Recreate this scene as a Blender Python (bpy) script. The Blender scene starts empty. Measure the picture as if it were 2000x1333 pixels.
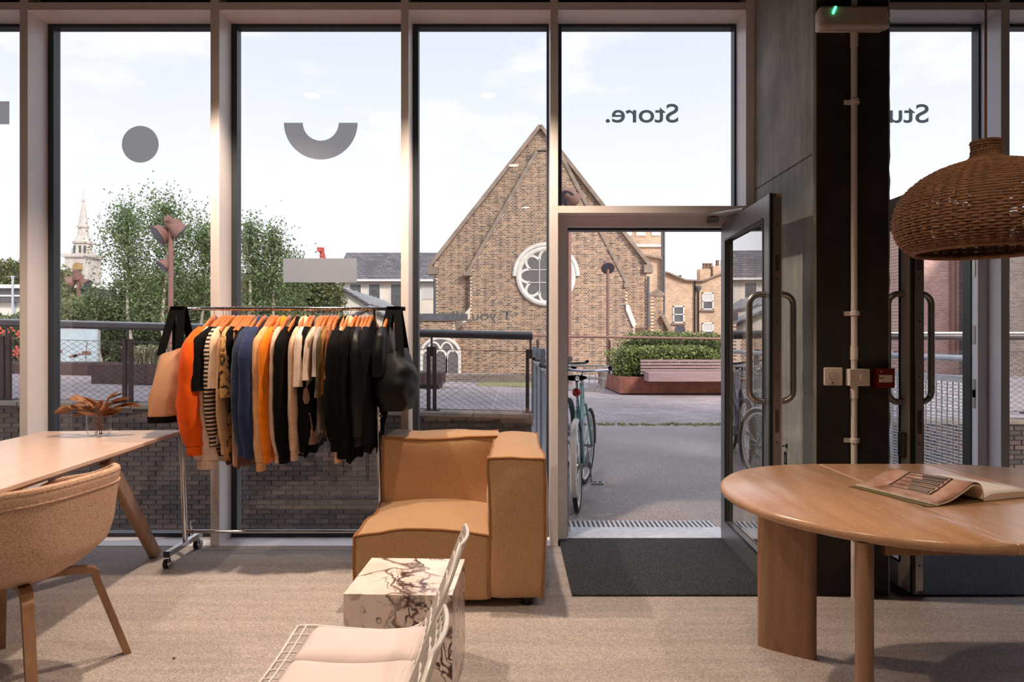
import bpy, bmesh, math, random
from mathutils import Vector, Matrix, noise as mnoise
random.seed(7)
R = math.radians
SC = bpy.context.scene
COL = SC.collection

# ------------------------------------------------------------------ camera, sky, sun, exposure
cam = bpy.data.objects.new('camera', bpy.data.cameras.new('camera'))
COL.objects.link(cam)
cam.location = (0, 0, 1.3)
cam.rotation_euler = (R(90), 0, 0)
cam.data.sensor_width = 36.0
cam.data.lens = 24.0
cam.data.clip_end = 800
SC.camera = cam
SC.view_settings.view_transform = 'Standard'
SC.view_settings.look = 'None'
SC.view_settings.gamma = 1.0
SC.view_settings.use_curve_mapping = False
SC.view_settings.exposure = 0.12
SC.cycles.transparent_max_bounces = 24
SC.cycles.max_bounces = 10
SC.cycles.caustics_reflective = False
SC.cycles.caustics_refractive = False

world = bpy.data.worlds.new('sky'); SC.world = world
world.use_nodes = True
nt = world.node_tree; nt.nodes.clear()
def N(t, **k):
    n = nt.nodes.new(t)
    for a, b in k.items():
        setattr(n, a, b)
    return n
LK = lambda a, b: nt.links.new(a, b)
tc = N('ShaderNodeTexCoord'); sep = N('ShaderNodeSeparateXYZ'); LK(tc.outputs['Generated'], sep.inputs[0])
ramp = N('ShaderNodeValToRGB'); LK(sep.outputs['Z'], ramp.inputs[0])
e = ramp.color_ramp.elements
e[0].position = 0.0; e[0].color = (0.96, 0.94, 0.95, 1)
e[1].position = 1.0; e[1].color = (0.52, 0.62, 0.80, 1)
k = e.new(0.20); k.color = (0.80, 0.81, 0.87, 1)
k = e.new(0.42); k.color = (0.64, 0.675, 0.78, 1)
mp = N('ShaderNodeMapping'); mp.inputs['Scale'].default_value = (1.6, 1.6, 4.5); LK(tc.outputs['Generated'], mp.inputs[0])
nz = N('ShaderNodeTexNoise'); nz.inputs['Scale'].default_value = 2.2; nz.inputs['Detail'].default_value = 9; nz.inputs['Roughness'].default_value = .58
LK(mp.outputs[0], nz.inputs['Vector'])
cr = N('ShaderNodeValToRGB'); cr.color_ramp.elements[0].position = .53; cr.color_ramp.elements[1].position = .72
LK(nz.outputs['Fac'], cr.inputs[0])
mixn = N('ShaderNodeMix', data_type='RGBA'); LK(cr.outputs[0], mixn.inputs[0]); LK(ramp.outputs[0], mixn.inputs[6])
mixn.inputs[7].default_value = (0.93, 0.90, 0.895, 1)
bg = N('ShaderNodeBackground'); bg.inputs['Strength'].default_value = 1.45; LK(mixn.outputs[2], bg.inputs[0])
wo = N('ShaderNodeOutputWorld'); LK(bg.outputs[0], wo.inputs[0])

sun = bpy.data.objects.new('sun', bpy.data.lights.new('sun', 'SUN')); COL.objects.link(sun)
sun.data.energy = 3.4; sun.data.angle = R(12); sun.data.color = (1.0, .92, .83)
sun.rotation_euler = Vector((-0.55, 0.75, -0.62)).to_track_quat('-Z', 'Y').to_euler()
sun.location = (6, -6, 14)

# ------------------------------------------------------------------ helpers
F = 1333.0
def P(x, y, Y):
    """the point at depth Y metres that stands at (x, y) of the photograph"""
    return Vector(((x - 1000) / F * Y, Y, 1.3 - (y - 666.5) / F * Y))
def px(x, Y): return (x - 1000) / F * Y
def pz(y, Y): return 1.3 - (y - 666.5) / F * Y
def S(r, g, b):
    f = lambda c: (c / 255 / 12.92) if c / 255 <= .04045 else ((c / 255 + .055) / 1.055) ** 2.4
    return (f(r), f(g), f(b), 1)

class MB:
    def __init__(s): s.v = []; s.f = []
    def add(s, vs, fs):
        o = len(s.v); s.v += [tuple(p) for p in vs]; s.f += [tuple(i + o for i in f) for f in fs]; return s
    def box(s, x0, x1, y0, y1, z0, z1, M=None):
        vs = [Vector((x, y, z)) for z in (z0, z1) for y in (y0, y1) for x in (x0, x1)]
        if M is not None: vs = [M @ p for p in vs]
        return s.add(vs, [(0, 2, 3, 1), (4, 5, 7, 6), (0, 1, 5, 4), (2, 6, 7, 3), (0, 4, 6, 2), (1, 3, 7, 5)])
    def bar(s, a, b, w, h, up=(0, 0, 1), w2=None, h2=None):
        a, b = Vector(a), Vector(b); d = (b - a).normalized(); up = Vector(up)
        if abs(d.dot(up)) > .98: up = Vector((0, 1, 0))
        sx = d.cross(up).normalized(); sz = sx.cross(d)
        w2 = w if w2 is None else w2; h2 = h if h2 is None else h2
        vs = []
        for p, ww, hh in ((a, w, h), (b, w2, h2)):
            vs += [p + sx * ww / 2 * i + sz * hh / 2 * j for i, j in ((-1, -1), (1, -1), (1, 1), (-1, 1))]
        return s.add(vs, [(0, 1, 2, 3), (7, 6, 5, 4), (0, 4, 5, 1), (1, 5, 6, 2), (2, 6, 7, 3), (3, 7, 4, 0)])
    def tube(s, pts, r, seg=8, closed=False, flat=None, up=None):
        pts = [Vector(p) for p in pts]; n = len(pts)
        rs = r if isinstance(r, (list, tuple)) else [r] * n
        vs = []; prev = None
        for i, p in enumerate(pts):
            if closed: d = pts[(i + 1) % n] - pts[i - 1]
            else: d = pts[min(i + 1, n - 1)] - pts[max(i - 1, 0)]
            d = d.normalized() if d.length > 1e-9 else Vector((0, 0, 1))
            if up is not None: a = Vector(up)
            elif prev is None: a = Vector((0, 0, 1)) if abs(d.z) < .9 else Vector((1, 0, 0))
            else: a = prev
            a = a - d * a.dot(d)
            if a.length < 1e-6: a = Vector((1, 0, 0)) - d * d.x
            a.normalize(); prev = a; b = d.cross(a)
            fl = 1 if flat is None else flat
            for k in range(seg):
                t = 2 * math.pi * k / seg
                vs.append(p + a * math.cos(t) * rs[i] + b * math.sin(t) * rs[i] * fl)
        fs = []
        for i in range(n if closed else n - 1):
            j = (i + 1) % n
            for k in range(seg):
                l = (k + 1) % seg
                fs.append((i * seg + k, i * seg + l, j * seg + l, j * seg + k))
        if not closed:
            fs.append(tuple(range(seg))[::-1]); fs.append(tuple((n - 1) * seg + k for k in range(seg)))
        return s.add(vs, fs)
    def lathe(s, prof, c=(0, 0, 0), seg=24, M=None, cap=True):
        vs = []; c = Vector(c)
        for r, z in prof:
            for k in range(seg):
                t = 2 * math.pi * k / seg
                q = Vector((r * math.cos(t), r * math.sin(t), z))
                vs.append((M @ q if M is not None else q) + c)
        fs = []
        for i in range(len(prof) - 1):
            for k in range(seg):
                l = (k + 1) % seg
                fs.append((i * seg + k, i * seg + l, (i + 1) * seg + l, (i + 1) * seg + k))
        if cap:
            fs.append(tuple(range(seg))[::-1]); fs.append(tuple((len(prof) - 1) * seg + k for k in range(seg)))
        return s.add(vs, fs)
    def prism(s, poly, fn, t0, t1):
        """poly of (u, v) swept from t0 to t1; fn(u, v, t) -> xyz"""
        n = len(poly)
        vs = [fn(u, v, t0) for u, v in poly] + [fn(u, v, t1) for u, v in poly]
        return s.add(vs, [tuple(range(n))[::-1], tuple(range(n, 2 * n))] + [(i, (i + 1) % n, n + (i + 1) % n, n + i) for i in range(n)])
    def grid(s, fn, nu, nv, cu=False, cv=False):
        vs = [fn(i / (nu if cu else nu - 1), j / (nv if cv else nv - 1)) for i in range(nu) for j in range(nv)]
        fs = []
        for i in range(nu if cu else nu - 1):
            for j in range(nv if cv else nv - 1):
                a, b = (i + 1) % nu, (j + 1) % nv
                fs.append((i * nv + j, a * nv + j, a * nv + b, i * nv + b))
        return s.add(vs, fs)
    def ball(s, c, r, seg=12, rings=8):
        c = Vector(c); rr = r if isinstance(r, (tuple, list)) else (r, r, r)
        vs = [c + Vector((0, 0, -rr[2]))]
        for i in range(1, rings):
            a = math.pi * i / rings - math.pi / 2
            for k in range(seg):
                t = 2 * math.pi * k / seg
                vs.append(c + Vector((math.cos(a) * math.cos(t) * rr[0], math.cos(a) * math.sin(t) * rr[1], math.sin(a) * rr[2])))
        vs.append(c + Vector((0, 0, rr[2])))
        fs = [(0, 1 + (k + 1) % seg, 1 + k) for k in range(seg)]
        for i in range(rings - 2):
            for k in range(seg):
                l = (k + 1) % seg; a = 1 + i * seg; b = a + seg
                fs.append((a + k, a + l, b + l, b + k))
        t = len(vs) - 1; a = 1 + (rings - 2) * seg
        fs += [(t, a + k, a + (k + 1) % seg) for k in range(seg)]
        return s.add(vs, fs)

WM = {}
def tag(o, label=None, cat=None, group=None, kind=None):
    if label: o['label'] = label
    if cat: o['category'] = cat
    if group: o['group'] = group
    if kind: o['kind'] = kind
    return o
def top_of(o):
    while o.parent is not None: o = o.parent
    return o
def thing(name, label=None, cat=None, loc=(0, 0, 0), rz=0, group=None, kind=None):
    o = bpy.data.objects.new(name, None); COL.objects.link(o)
    o.empty_display_size = .1
    o.location = loc; o.rotation_euler = (0, 0, rz)
    WM[o] = Matrix.Translation(Vector(loc)) @ Matrix.Rotation(rz, 4, 'Z')
    return tag(o, label, cat, group, kind)
def obj(name, mb, mat, parent=None, w=False, smooth=False, angle=35, bevel=0, bseg=2, solid=0, sub=0, fix=True):
    me = bpy.data.meshes.new(name)
    vs = mb.v
    if parent is not None and w:
        inv = WM[top_of(parent)].inverted()
        vs = [inv @ Vector(p) for p in vs]
    me.from_pydata(vs, [], mb.f)
    if fix:
        b = bmesh.new(); b.from_mesh(me); bmesh.ops.recalc_face_normals(b, faces=b.faces); b.to_mesh(me); b.free()
    if smooth:
        me.shade_smooth()
        if angle < 180: me.set_sharp_from_angle(angle=R(angle))
    me.materials.append(mat)
    o = bpy.data.objects.new(name, me); COL.objects.link(o)
    if parent is not None: o.parent = parent
    if solid:
        m = o.modifiers.new('solid', 'SOLIDIFY'); m.thickness = solid; m.offset = 0
    if bevel:
        m = o.modifiers.new('bevel', 'BEVEL'); m.width = bevel; m.segments = bseg; m.limit_method = 'ANGLE'
    if sub:
        m = o.modifiers.new('sub', 'SUBSURF'); m.levels = sub; m.render_levels = sub
    return o
def arc(c, r, a0, a1, n, plane='xz'):
    out = []
    for i in range(n + 1):
        a = a0 + (a1 - a0) * i / n
        u, v = math.cos(a) * r, math.sin(a) * r
        q = {'xz': (u, 0, v), 'yz': (0, u, v), 'xy': (u, v, 0)}[plane]
        out.append(Vector(c) + Vector(q))
    return out
def spline(pts, n=8):
    """Catmull-Rom through pts"""
    pts = [Vector(p) for p in pts]; out = []
    q = [pts[0] * 2 - pts[1]] + pts + [pts[-1] * 2 - pts[-2]]
    for i in range(1, len(q) - 2):
        for k in range(n):
            t = k / n; a, b, c, d = q[i - 1], q[i], q[i + 1], q[i + 2]
            out.append(.5 * ((2 * b) + (c - a) * t + (2 * a - 5 * b + 4 * c - d) * t * t + (3 * b - a - 3 * c + d) * t ** 3))
    out.append(pts[-1]); return out

# ------------------------------------------------------------------ materials
def newmat(name):
    m = bpy.data.materials.new(name); m.use_nodes = True
    t = m.node_tree; b = t.nodes['Principled BSDF']
    return m, t, b
def mixc(t, fac, a, b):
    n = t.nodes.new('ShaderNodeMix'); n.data_type = 'RGBA'
    if isinstance(fac, (int, float)): n.inputs[0].default_value = fac
    else: t.links.new(fac, n.inputs[0])
    for i, c in ((6, a), (7, b)):
        if isinstance(c, (tuple, list)): n.inputs[i].default_value = c
        else: t.links.new(c, n.inputs[i])
    return n.outputs[2]
def coords(t, scale=(1, 1, 1), src='Object', rot=(0, 0, 0)):
    c = t.nodes.new('ShaderNodeTexCoord'); m = t.nodes.new('ShaderNodeMapping')
    m.inputs['Scale'].default_value = scale; m.inputs['Rotation'].default_value = rot
    t.links.new(c.outputs[src], m.inputs[0]); return m.outputs[0]
def tnoise(t, vec, scale, detail=4, rough=.55, dist=0):
    n = t.nodes.new('ShaderNodeTexNoise'); n.inputs['Scale'].default_value = scale
    n.inputs['Detail'].default_value = detail; n.inputs['Roughness'].default_value = rough; n.inputs['Distortion'].default_value = dist
    t.links.new(vec, n.inputs['Vector']); return n.outputs['Fac']
def tramp(t, fac, stops):
    n = t.nodes.new('ShaderNodeValToRGB'); t.links.new(fac, n.inputs[0]); e = n.color_ramp.elements
    for i, (p, c) in enumerate(stops):
        k = e[i] if i < 2 else e.new(p)
        k.position = p; k.color = c if len(c) == 4 else (*c, 1)
    return n.outputs[0]
def tbump(t, b, h, strength, dist=.01):
    n = t.nodes.new('ShaderNodeBump'); n.inputs['Strength'].default_value = strength; n.inputs['Distance'].default_value = dist
    t.links.new(h, n.inputs['Height']); t.links.new(n.outputs[0], b.inputs['Normal'])
def M(name, col, rough=.5, metal=0, var=.12, vs=14, bump=0, bs=120, coat=0, sheen=0, tint=None, stretch=(1, 1, 1), spec=None):
    m, t, b = newmat(name)
    v = coords(t, stretch)
    d = tuple(c * (1 - var) for c in col[:3]) + (1,); l = tuple(min(1, c * (1 + var)) for c in col[:3]) + (1,)
    if tint: d = tint
    t.links.new(mixc(t, tramp(t, tnoise(t, v, vs), [(.3, (0, 0, 0)), (.7, (1, 1, 1))]), d, l), b.inputs['Base Color'])
    b.inputs['Roughness'].default_value = rough; b.inputs['Metallic'].default_value = metal
    if coat: b.inputs['Coat Weight'].default_value = coat; b.inputs['Coat Roughness'].default_value = .1
    if sheen: b.inputs['Sheen Weight'].default_value = sheen
    if spec is not None: b.inputs['Specular IOR Level'].default_value = spec
    if bump: tbump(t, b, tnoise(t, v, bs, 3), bump, .004)
    return m
def wood(name, c1, c2, rough=.45, axis='x', sc=1.0):
    m, t, b = newmat(name)
    st = {'x': (1.2, 14, 14), 'y': (14, 1.2, 14), 'z': (14, 14, 1.2)}[axis]
    v = coords(t, tuple(s * sc for s in st))
    f = tnoise(t, v, 2.4, 7, .62, .5)
    c = tramp(t, f, [(.28, c1), (.5, tuple((a + b_) / 2 for a, b_ in zip(c1, c2))), (.74, c2)])
    v2 = coords(t, tuple(s * 5 * sc for s in st)); g = tnoise(t, v2, 6, 3, .7)
    c = mixc(t, tramp(t, g, [(.35, (.35, .35, .35)), (.6, (0, 0, 0))]), c, tuple(x * .62 for x in c1[:3]) + (1,))
    t.links.new(c, b.inputs['Base Color']); b.inputs['Roughness'].default_value = rough
    tbump(t, b, g, .08, .002)
    return m
def island_mat(name, stops, rough=.85, obj_random=False, var=.25, vs=9, bump=.2, transl=0):
    m, t, b = newmat(name)
    if obj_random: r = t.nodes.new('ShaderNodeObjectInfo').outputs['Random']
    else: r = t.nodes.new('ShaderNodeNewGeometry').outputs['Random Per Island']
    c = tramp(t, r, stops)
    n = tnoise(t, coords(t, src='Object'), vs, 5)
    c = mixc(t, tramp(t, n, [(.3, (var, var, var)), (.65, (0, 0, 0))]), c, tuple(x * .3 for x in stops[0][1][:3]) + (1,))
    t.links.new(c, b.inputs['Base Color']); b.inputs['Roughness'].default_value = rough
    if bump: tbump(t, b, tnoise(t, coords(t), 60, 3), bump, .01)
    if transl:
        tr = t.nodes.new('ShaderNodeBsdfTranslucent'); t.links.new(c, tr.inputs[0])
        ms = t.nodes.new('ShaderNodeMixShader'); ms.inputs[0].default_value = transl
        t.links.new(b.outputs[0], ms.inputs[1]); t.links.new(tr.outputs[0], ms.inputs[2])
        t.links.new(ms.outputs[0], t.nodes['Material Output'].inputs[0])
    return m
def brickwall_mat(name, c1, c2, mortar, sc=1.0, plane='xz', rough=.9):
    m, t, b = newmat(name)
    c = t.nodes.new('ShaderNodeTexCoord'); s = t.nodes.new('ShaderNodeSeparateXYZ'); t.links.new(c.outputs['Object'], s.inputs[0])
    k = t.nodes.new('ShaderNodeCombineXYZ'); t.links.new(s.outputs[plane[0].upper()], k.inputs[0]); t.links.new(s.outputs[plane[1].upper()], k.inputs[1])
    br = t.nodes.new('ShaderNodeTexBrick'); t.links.new(k.outputs[0], br.inputs['Vector'])
    br.inputs['Scale'].default_value = 1.0 / sc
    br.inputs['Brick Width'].default_value = .225; br.inputs['Row Height'].default_value = .075; br.inputs['Mortar Size'].default_value = .009
    br.inputs['Color1'].default_value = c1; br.inputs['Color2'].default_value = c2; br.inputs['Mortar'].default_value = mortar
    n = tnoise(t, k.outputs[0], .6, 6, .6)
    cc = mixc(t, tramp(t, n, [(.35, (.4, .4, .4)), (.62, (0, 0, 0))]), br.outputs[0], tuple(x * .5 for x in c2[:3]) + (1,))
    t.links.new(cc, b.inputs['Base Color']); b.inputs['Roughness'].default_value = rough
    return m

MT = {}
MT['white_frame'] = M('white powder coated aluminium', S(236, 230, 232), .38, 0, .03, 3)
MT['dark_gasket'] = M('dark glazing gasket', S(46, 54, 62), .45, 0, .1, 8)
MT['chrome'] = M('chrome', S(205, 205, 208), .09, 1, .02, 3)
MT['steel'] = M('brushed steel', S(178, 172, 168), .32, 1, .06, 40)
MT['black_plastic'] = M('black plastic', S(22, 22, 24), .42, 0, .1, 10)
MT['white_plastic'] = M('white plastic', S(226, 216, 210), .4, 0, .03, 8)
MT['concrete'] = None
def glass_mat(name, tint, boost=1.0):
    m, t, b = newmat(name); t.nodes.remove(b)
    tr = t.nodes.new('ShaderNodeBsdfTransparent'); tr.inputs[0].default_value = tint
    gl = t.nodes.new('ShaderNodeBsdfGlossy'); gl.inputs['Roughness'].default_value = .0
    fr = t.nodes.new('ShaderNodeFresnel'); fr.inputs['IOR'].default_value = 1.45
    mm = t.nodes.new('ShaderNodeMath'); mm.operation = 'MULTIPLY'; mm.inputs[1].default_value = boost; mm.use_clamp = True
    ge = t.nodes.new('ShaderNodeNewGeometry'); iv = t.nodes.new('ShaderNodeMath'); iv.operation = 'SUBTRACT'; iv.inputs[0].default_value = 1.0
    t.links.new(ge.outputs['Backfacing'], iv.inputs[1])
    m2 = t.nodes.new('ShaderNodeMath'); m2.operation = 'MULTIPLY'; t.links.new(fr.outputs[0], m2.inputs[0]); t.links.new(iv.outputs[0], m2.inputs[1])
    t.links.new(m2.outputs[0], mm.inputs[0])
    n = tnoise(t, coords(t), 3, 2)
    c = mixc(t, n, tint, tuple(x * .985 for x in tint[:3]) + (1,)); t.links.new(c, tr.inputs[0])
    ms = t.nodes.new('ShaderNodeMixShader'); t.links.new(mm.outputs[0], ms.inputs[0])
    t.links.new(tr.outputs[0], ms.inputs[1]); t.links.new(gl.outputs[0], ms.inputs[2])
    t.links.new(ms.outputs[0], t.nodes['Material Output'].inputs[0])
    return m
MT['pane'] = glass_mat('window glass', (.945, .955, .96, 1), 3.0)
MT['clear'] = glass_mat('clear glass', (.985, .985, .985, 1), 1.3)
def concrete():
    m, t, b = newmat('board marked concrete')
    a = tnoise(t, coords(t, (1, 1, 1)), 3.2, 8, .62)
    s = tnoise(t, coords(t, (18, 18, .7)), 2.2, 5, .6)
    c = tramp(t, a, [(.25, S(136, 138, 135)), (.55, S(172, 173, 169)), (.78, S(204, 204, 198))])
    c = mixc(t, tramp(t, s, [(.3, (.45, .45, .45)), (.6, (0, 0, 0))]), c, S(112, 112, 111))
    v = t.nodes.new('ShaderNodeTexVoronoi'); v.inputs['Scale'].default_value = 9; t.links.new(coords(t), v.inputs['Vector'])
    c = mixc(t, tramp(t, v.outputs['Distance'], [(.02, (1, 1, 1)), (.05, (0, 0, 0))]), c, S(48, 46, 45))
    t.links.new(c, b.inputs['Base Color']); b.inputs['Roughness'].default_value = .8
    tbump(t, b, s, .25, .01)
    return m
MT['concrete'] = concrete()
def carpet():
    m, t, b = newmat('woven carpet')
    v = coords(t)
    w = t.nodes.new('ShaderNodeTexWave'); w.inputs['Scale'].default_value = 60; w.inputs['Distortion'].default_value = 2.5; w.inputs['Detail'].default_value = 2; w.inputs['Detail Scale'].default_value = 6
    w.bands_direction = 'Y'; t.links.new(v, w.inputs['Vector'])
    vo = t.nodes.new('ShaderNodeTexVoronoi'); vo.inputs['Scale'].default_value = 1.0; t.links.new(coords(t, (200, 420, 200)), vo.inputs['Vector'])
    sp = t.nodes.new('ShaderNodeSeparateColor'); t.links.new(vo.outputs['Color'], sp.inputs[0])
    c = tramp(t, sp.outputs[0], [(0, S(146, 137, 135)), (.5, S(182, 172, 169)), (1, S(220, 211, 206))])
    c = mixc(t, tramp(t, w.outputs['Fac'], [(.2, (.35, .35, .35)), (.6, (0, 0, 0))]), c, S(132, 124, 122))
    big = tnoise(t, coords(t, (.4, 6, 1)), 2.0, 4)
    c = mixc(t, tramp(t, big, [(.4, (.18, .18, .18)), (.6, (0, 0, 0))]), c, S(110, 100, 96))
    t.links.new(c, b.inputs['Base Color']); b.inputs['Roughness'].default_value = .95; b.inputs['Specular IOR Level'].default_value = .15
    tbump(t, b, vo.outputs['Distance'], .5, .004)
    return m
MT['carpet'] = carpet()
MT['mat'] = None
def coir():
    m, t, b = newmat('charcoal entrance matting')
    n = tnoise(t, coords(t), 170, 3, .8)
    c = tramp(t, n, [(.40, S(14, 16, 21)), (.54, S(36, 39, 46)), (.70, S(140, 144, 152))])
    t.links.new(c, b.inputs['Base Color']); b.inputs['Roughness'].default_value = .95
    tbump(t, b, n, .9, .006)
    return m
MT['mat'] = coir()
def asphalt():
    m, t, b = newmat('asphalt')
    n = tnoise(t, coords(t), 70, 4, .75); g = tnoise(t, coords(t), .8, 5)
    c = tramp(t, n, [(.3, S(132, 121, 118)), (.5, S(180, 166, 162)), (.72, S(224, 210, 205))])
    c = mixc(t, tramp(t, g, [(.4, (.35, .35, .35)), (.62, (0, 0, 0))]), c, S(150, 138, 134))
    t.links.new(c, b.inputs['Base Color']); b.inputs['Roughness'].default_value = .9
    tbump(t, b, n, .6, .01)
    return m
MT['asphalt'] = asphalt()
def paving():
    m, t, b = newmat('clay block paving')
    c0 = t.nodes.new('ShaderNodeTexCoord')
    br = t.nodes.new('ShaderNodeTexBrick'); t.links.new(c0.outputs['Object'], br.inputs['Vector'])
    br.inputs['Scale'].default_value = 1; br.inputs['Brick Width'].default_value = .21; br.inputs['Row Height'].default_value = .105; br.inputs['Mortar Size'].default_value = .006
    br.inputs['Color1'].default_value = S(198, 180, 178); br.inputs['Color2'].default_value = S(172, 155, 155); br.inputs['Mortar'].default_value = S(108, 98, 98)
    n = tnoise(t, coords(t), .7, 6)
    c = mixc(t, tramp(t, n, [(.4, (.4, .4, .4)), (.6, (0, 0, 0))]), br.outputs[0], S(130, 118, 118))
    t.links.new(c, b.inputs['Base Color']); b.inputs['Roughness'].default_value = .9
    return m
MT['paving'] = paving()
MT['rust'] = M('weathered steel', S(138, 84, 66), .75, 0, .3, 5, .2, 60)
MT['rust_dark'] = M('dark weathered steel', S(74, 52, 50), .75, 0, .3, 6, .2, 60)
MT['rust_pole'] = M('rust painted pole', S(138, 100, 90), .6, 0, .12, 6)
MT['rail_dark'] = M('dark bronze rail', S(86, 74, 74), .42, .3, .15, 6)
MT['galv'] = M('galvanised steel', S(196, 198, 204), .5, .45, .15, 18)
MT['stone'] = M('pale limestone', S(226, 218, 208), .8, 0, .12, 4, .2, 40)
MT['coping'] = M('weathered stone coping', S(150, 132, 118), .85, 0, .25, 3, .3, 40)
MT['lead'] = M('lead flashing', S(92, 92, 96), .6, 0, .2, 4)
MT['slate'] = None
BR_STOPS = [(0, S(98, 80, 72)), (.16, S(134, 104, 88)), (.3, S(186, 148, 118)), (.45, S(156, 120, 96)), (.6, S(106, 86, 78)), (.72, S(194, 156, 122)), (.86, S(76, 64, 62)), (1, S(146, 112, 90))]
MT['brick'] = island_mat('yellow stock brick', BR_STOPS)
MT['brick_one'] = island_mat('yellow stock brick single', BR_STOPS, obj_random=True)
DK_STOPS = [(0, S(84, 70, 66)), (.25, S(108, 86, 78)), (.5, S(72, 66, 66)), (.75, S(128, 100, 88)), (1, S(92, 80, 78))]
MT['dbrick'] = island_mat('dark retaining brick', DK_STOPS)
MT['dbrick_one'] = island_mat('dark retaining brick single', DK_STOPS, obj_random=True)
MT['mortar'] = M('lime mortar', S(220, 198, 176), .95, 0, .1, 3)
MT['dmortar'] = M('grey mortar', S(128, 120, 116), .95, 0, .15, 3)

# ------------------------------------------------------------------ the room
XL, XR, YB, YF = -4.6, 4.6, -4.2, 4.32
ZC = 3.85
def struct(name, mb, mat, label=None, cat=None, **k):
    o = obj(name, mb, mat, **k); o['kind'] = 'structure'
    if label: o['label'] = label
    if cat: o['category'] = cat
    return o
MT['ceiling'] = M('dark painted soffit', S(52, 47, 46), .8, 0, .15, 2)
MT['wall'] = M('warm grey plaster', S(150, 142, 136), .85, 0, .06, 2)
MT['ext'] = M('dark exterior panel', S(70, 70, 74), .6, 0, .1, 2)
struct('floor', MB().box(XL, XR, YB, YF, -.12, 0), MT['carpet'], 'beige grey woven carpet covering the whole floor', 'floor')
struct('ceiling', MB().box(XL, XR, YB, 4.6, ZC, ZC + .25), MT['ceiling'], 'dark ceiling above the window frames', 'ceiling')
struct('wall_back', MB().box(XL - .15, XR + .15, YB - .15, YB, -.12, ZC + .25), MT['wall'], 'plain grey wall behind the viewer', 'wall')
struct('wall_left', MB().box(XL - .15, XL, YB, 4.6, -.12, ZC + .25), MT['wall'], 'plain grey side wall on the left', 'wall')
struct('wall_right', MB().box(XR, XR + .15, YB, 4.6, -.12, ZC + .25), MT['wall'], 'plain grey side wall on the right', 'wall')
struct('wall_upper', MB().box(XL - 3, XR + 6, 4.44, 4.7, 3.46, 10.5), MT['ext'], 'dark storey panel above the windows, raised out of view to shade the walkway', 'wall')  # unseen height added so its shadow covers the walkway
struct('wall_lower', MB().box(XL - 3, XR + 6, 4.32, 4.62, -3.6, -.012), MT['ext'], 'dark outer wall below the glazing', 'wall')

YG = 4.51
MULL = [(-3.117, -3.065), (-1.909, -1.853), (-.703, -.655), (.243, .292), (1.481, 1.537), (3.095, 3.150)]
for i, (a, b) in enumerate(MULL):
    struct('trim_%d' % (i + 1), MB().box(a, b, YF, YG, 0, 3.62), MT['white_frame'], bevel=.002)
struct('trim_7', MB().box(-4.40, -4.345, YF, YG, 0, 3.62), MT['white_frame'])
struct('trim_8', MB().box(4.30, 4.355, YF, YG, 0, 3.62), MT['white_frame'])

def window(n, x0, x1, z0, z1, label, sill=True, head=True, dark_r=False):
    t = thing('window_%d' % n, label, 'window', ((x0 + x1) / 2, YG, z0), kind='structure')
    if head: obj('head_rail', MB().box(x0, x1, YF, YG, z1, z1 + .048), MT['white_frame'], t, w=True)
    if sill: obj('sill_plate', MB().box(x0, x1, YF - .002, YG, -.01, .004), MT['white_frame'], t, w=True)
    a = MB(); fw = .036
    a.box(x0 - .02, x0 + fw, YG, YG + .07, z0, z1 + .02); a.box(x1 - fw * .35, x1 + .02, YG, YG + .07, z0, z1 + .02)
    a.box(x0 + fw, x1 - fw * .35, YG, YG + .07, z1 - .022, z1 + .02); a.box(x0 + fw, x1 - fw * .35, YG, YG + .07, z0, z0 + .03)
    obj('gasket_frame', a, MT['dark_gasket'], t, w=True)
    obj('glass_pane', MB().box(x0 + fw - .01, x1 - fw * .35 + .01, YG + .03, YG + .042, z0 + .02, z1 - .012), MT['pane'], t, w=True)
    return t
ZT = 3.397
window(1, -4.345, -3.117, 0, ZT, 'tall glass pane at the far left edge of the view')
window(2, -3.065, -1.909, 0, ZT, 'tall glass pane with the round grey dot')
window(3, -1.853, -.703, 0, ZT, 'tall glass pane with the grey half ring, behind the rack')
window(4, -.655, .243, 0, ZT, 'tall glass pane behind the tan corner armchair')
window(5, .292, 1.481, 2.156, ZT, 'glass pane above the open door', sill=False)
window(6, 1.537, 3.095, 2.156, ZT, 'glass pane above the second door, right of the column', sill=False)
window(7, 3.150, 4.300, 0, ZT, 'tall glass pane at the right edge of the view')

# door surrounds
def surround(n, x0, x1, jl, jr, label):
    t = thing('door_frame_%d' % n, label, 'door frame', ((x0 + x1) / 2, YG, 0), kind='structure')
    obj('transom', MB().box(x0, x1, YF, YG + .05, 2.112, 2.156), MT['white_frame'], t, w=True)
    obj('head', MB().box(x0, x1, 4.45, 4.56, 2.045, 2.112), MT['white_frame'], t, w=True, bevel=.002)
    obj('jamb', MB().box(x0, jl, 4.44, 4.56, 0, 2.045), MT['white_frame'], t, w=True, bevel=.002)
    obj('jamb', MB().box(jr, x1, 4.44, 4.56, 0, 2.045), MT['white_frame'], t, w=True, bevel=.002)
    g = MB(); g.box(jl, jl + .008, 4.50, 4.58, 0, 2.045).box(jr - .008, jr, 4.50, 4.58, 0, 2.045).box(jl, jr, 4.50, 4.58, 2.032, 2.045)
    obj('gasket', g, MT['black_plastic'], t, w=True)
    obj('threshold', MB().box(jl, jr, 4.46, 4.60, -.01, .014), MT['galv'], t, w=True, bevel=.003)
    return t
s1 = surround(1, .292, 1.481, .362, 1.43, 'white frame around the open door with aluminium threshold')
s2 = surround(2, 1.95, 3.095, 2.03, 3.03, 'white frame of the second doorway right of the column')
k = MB()
for z in (1.72, 1.28, .93, .86, .35): k.box(3.026, 3.031, 4.462, 4.488, z, z + .12)
obj('strike_plate', k, MT['steel'], s2, w=True)
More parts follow.
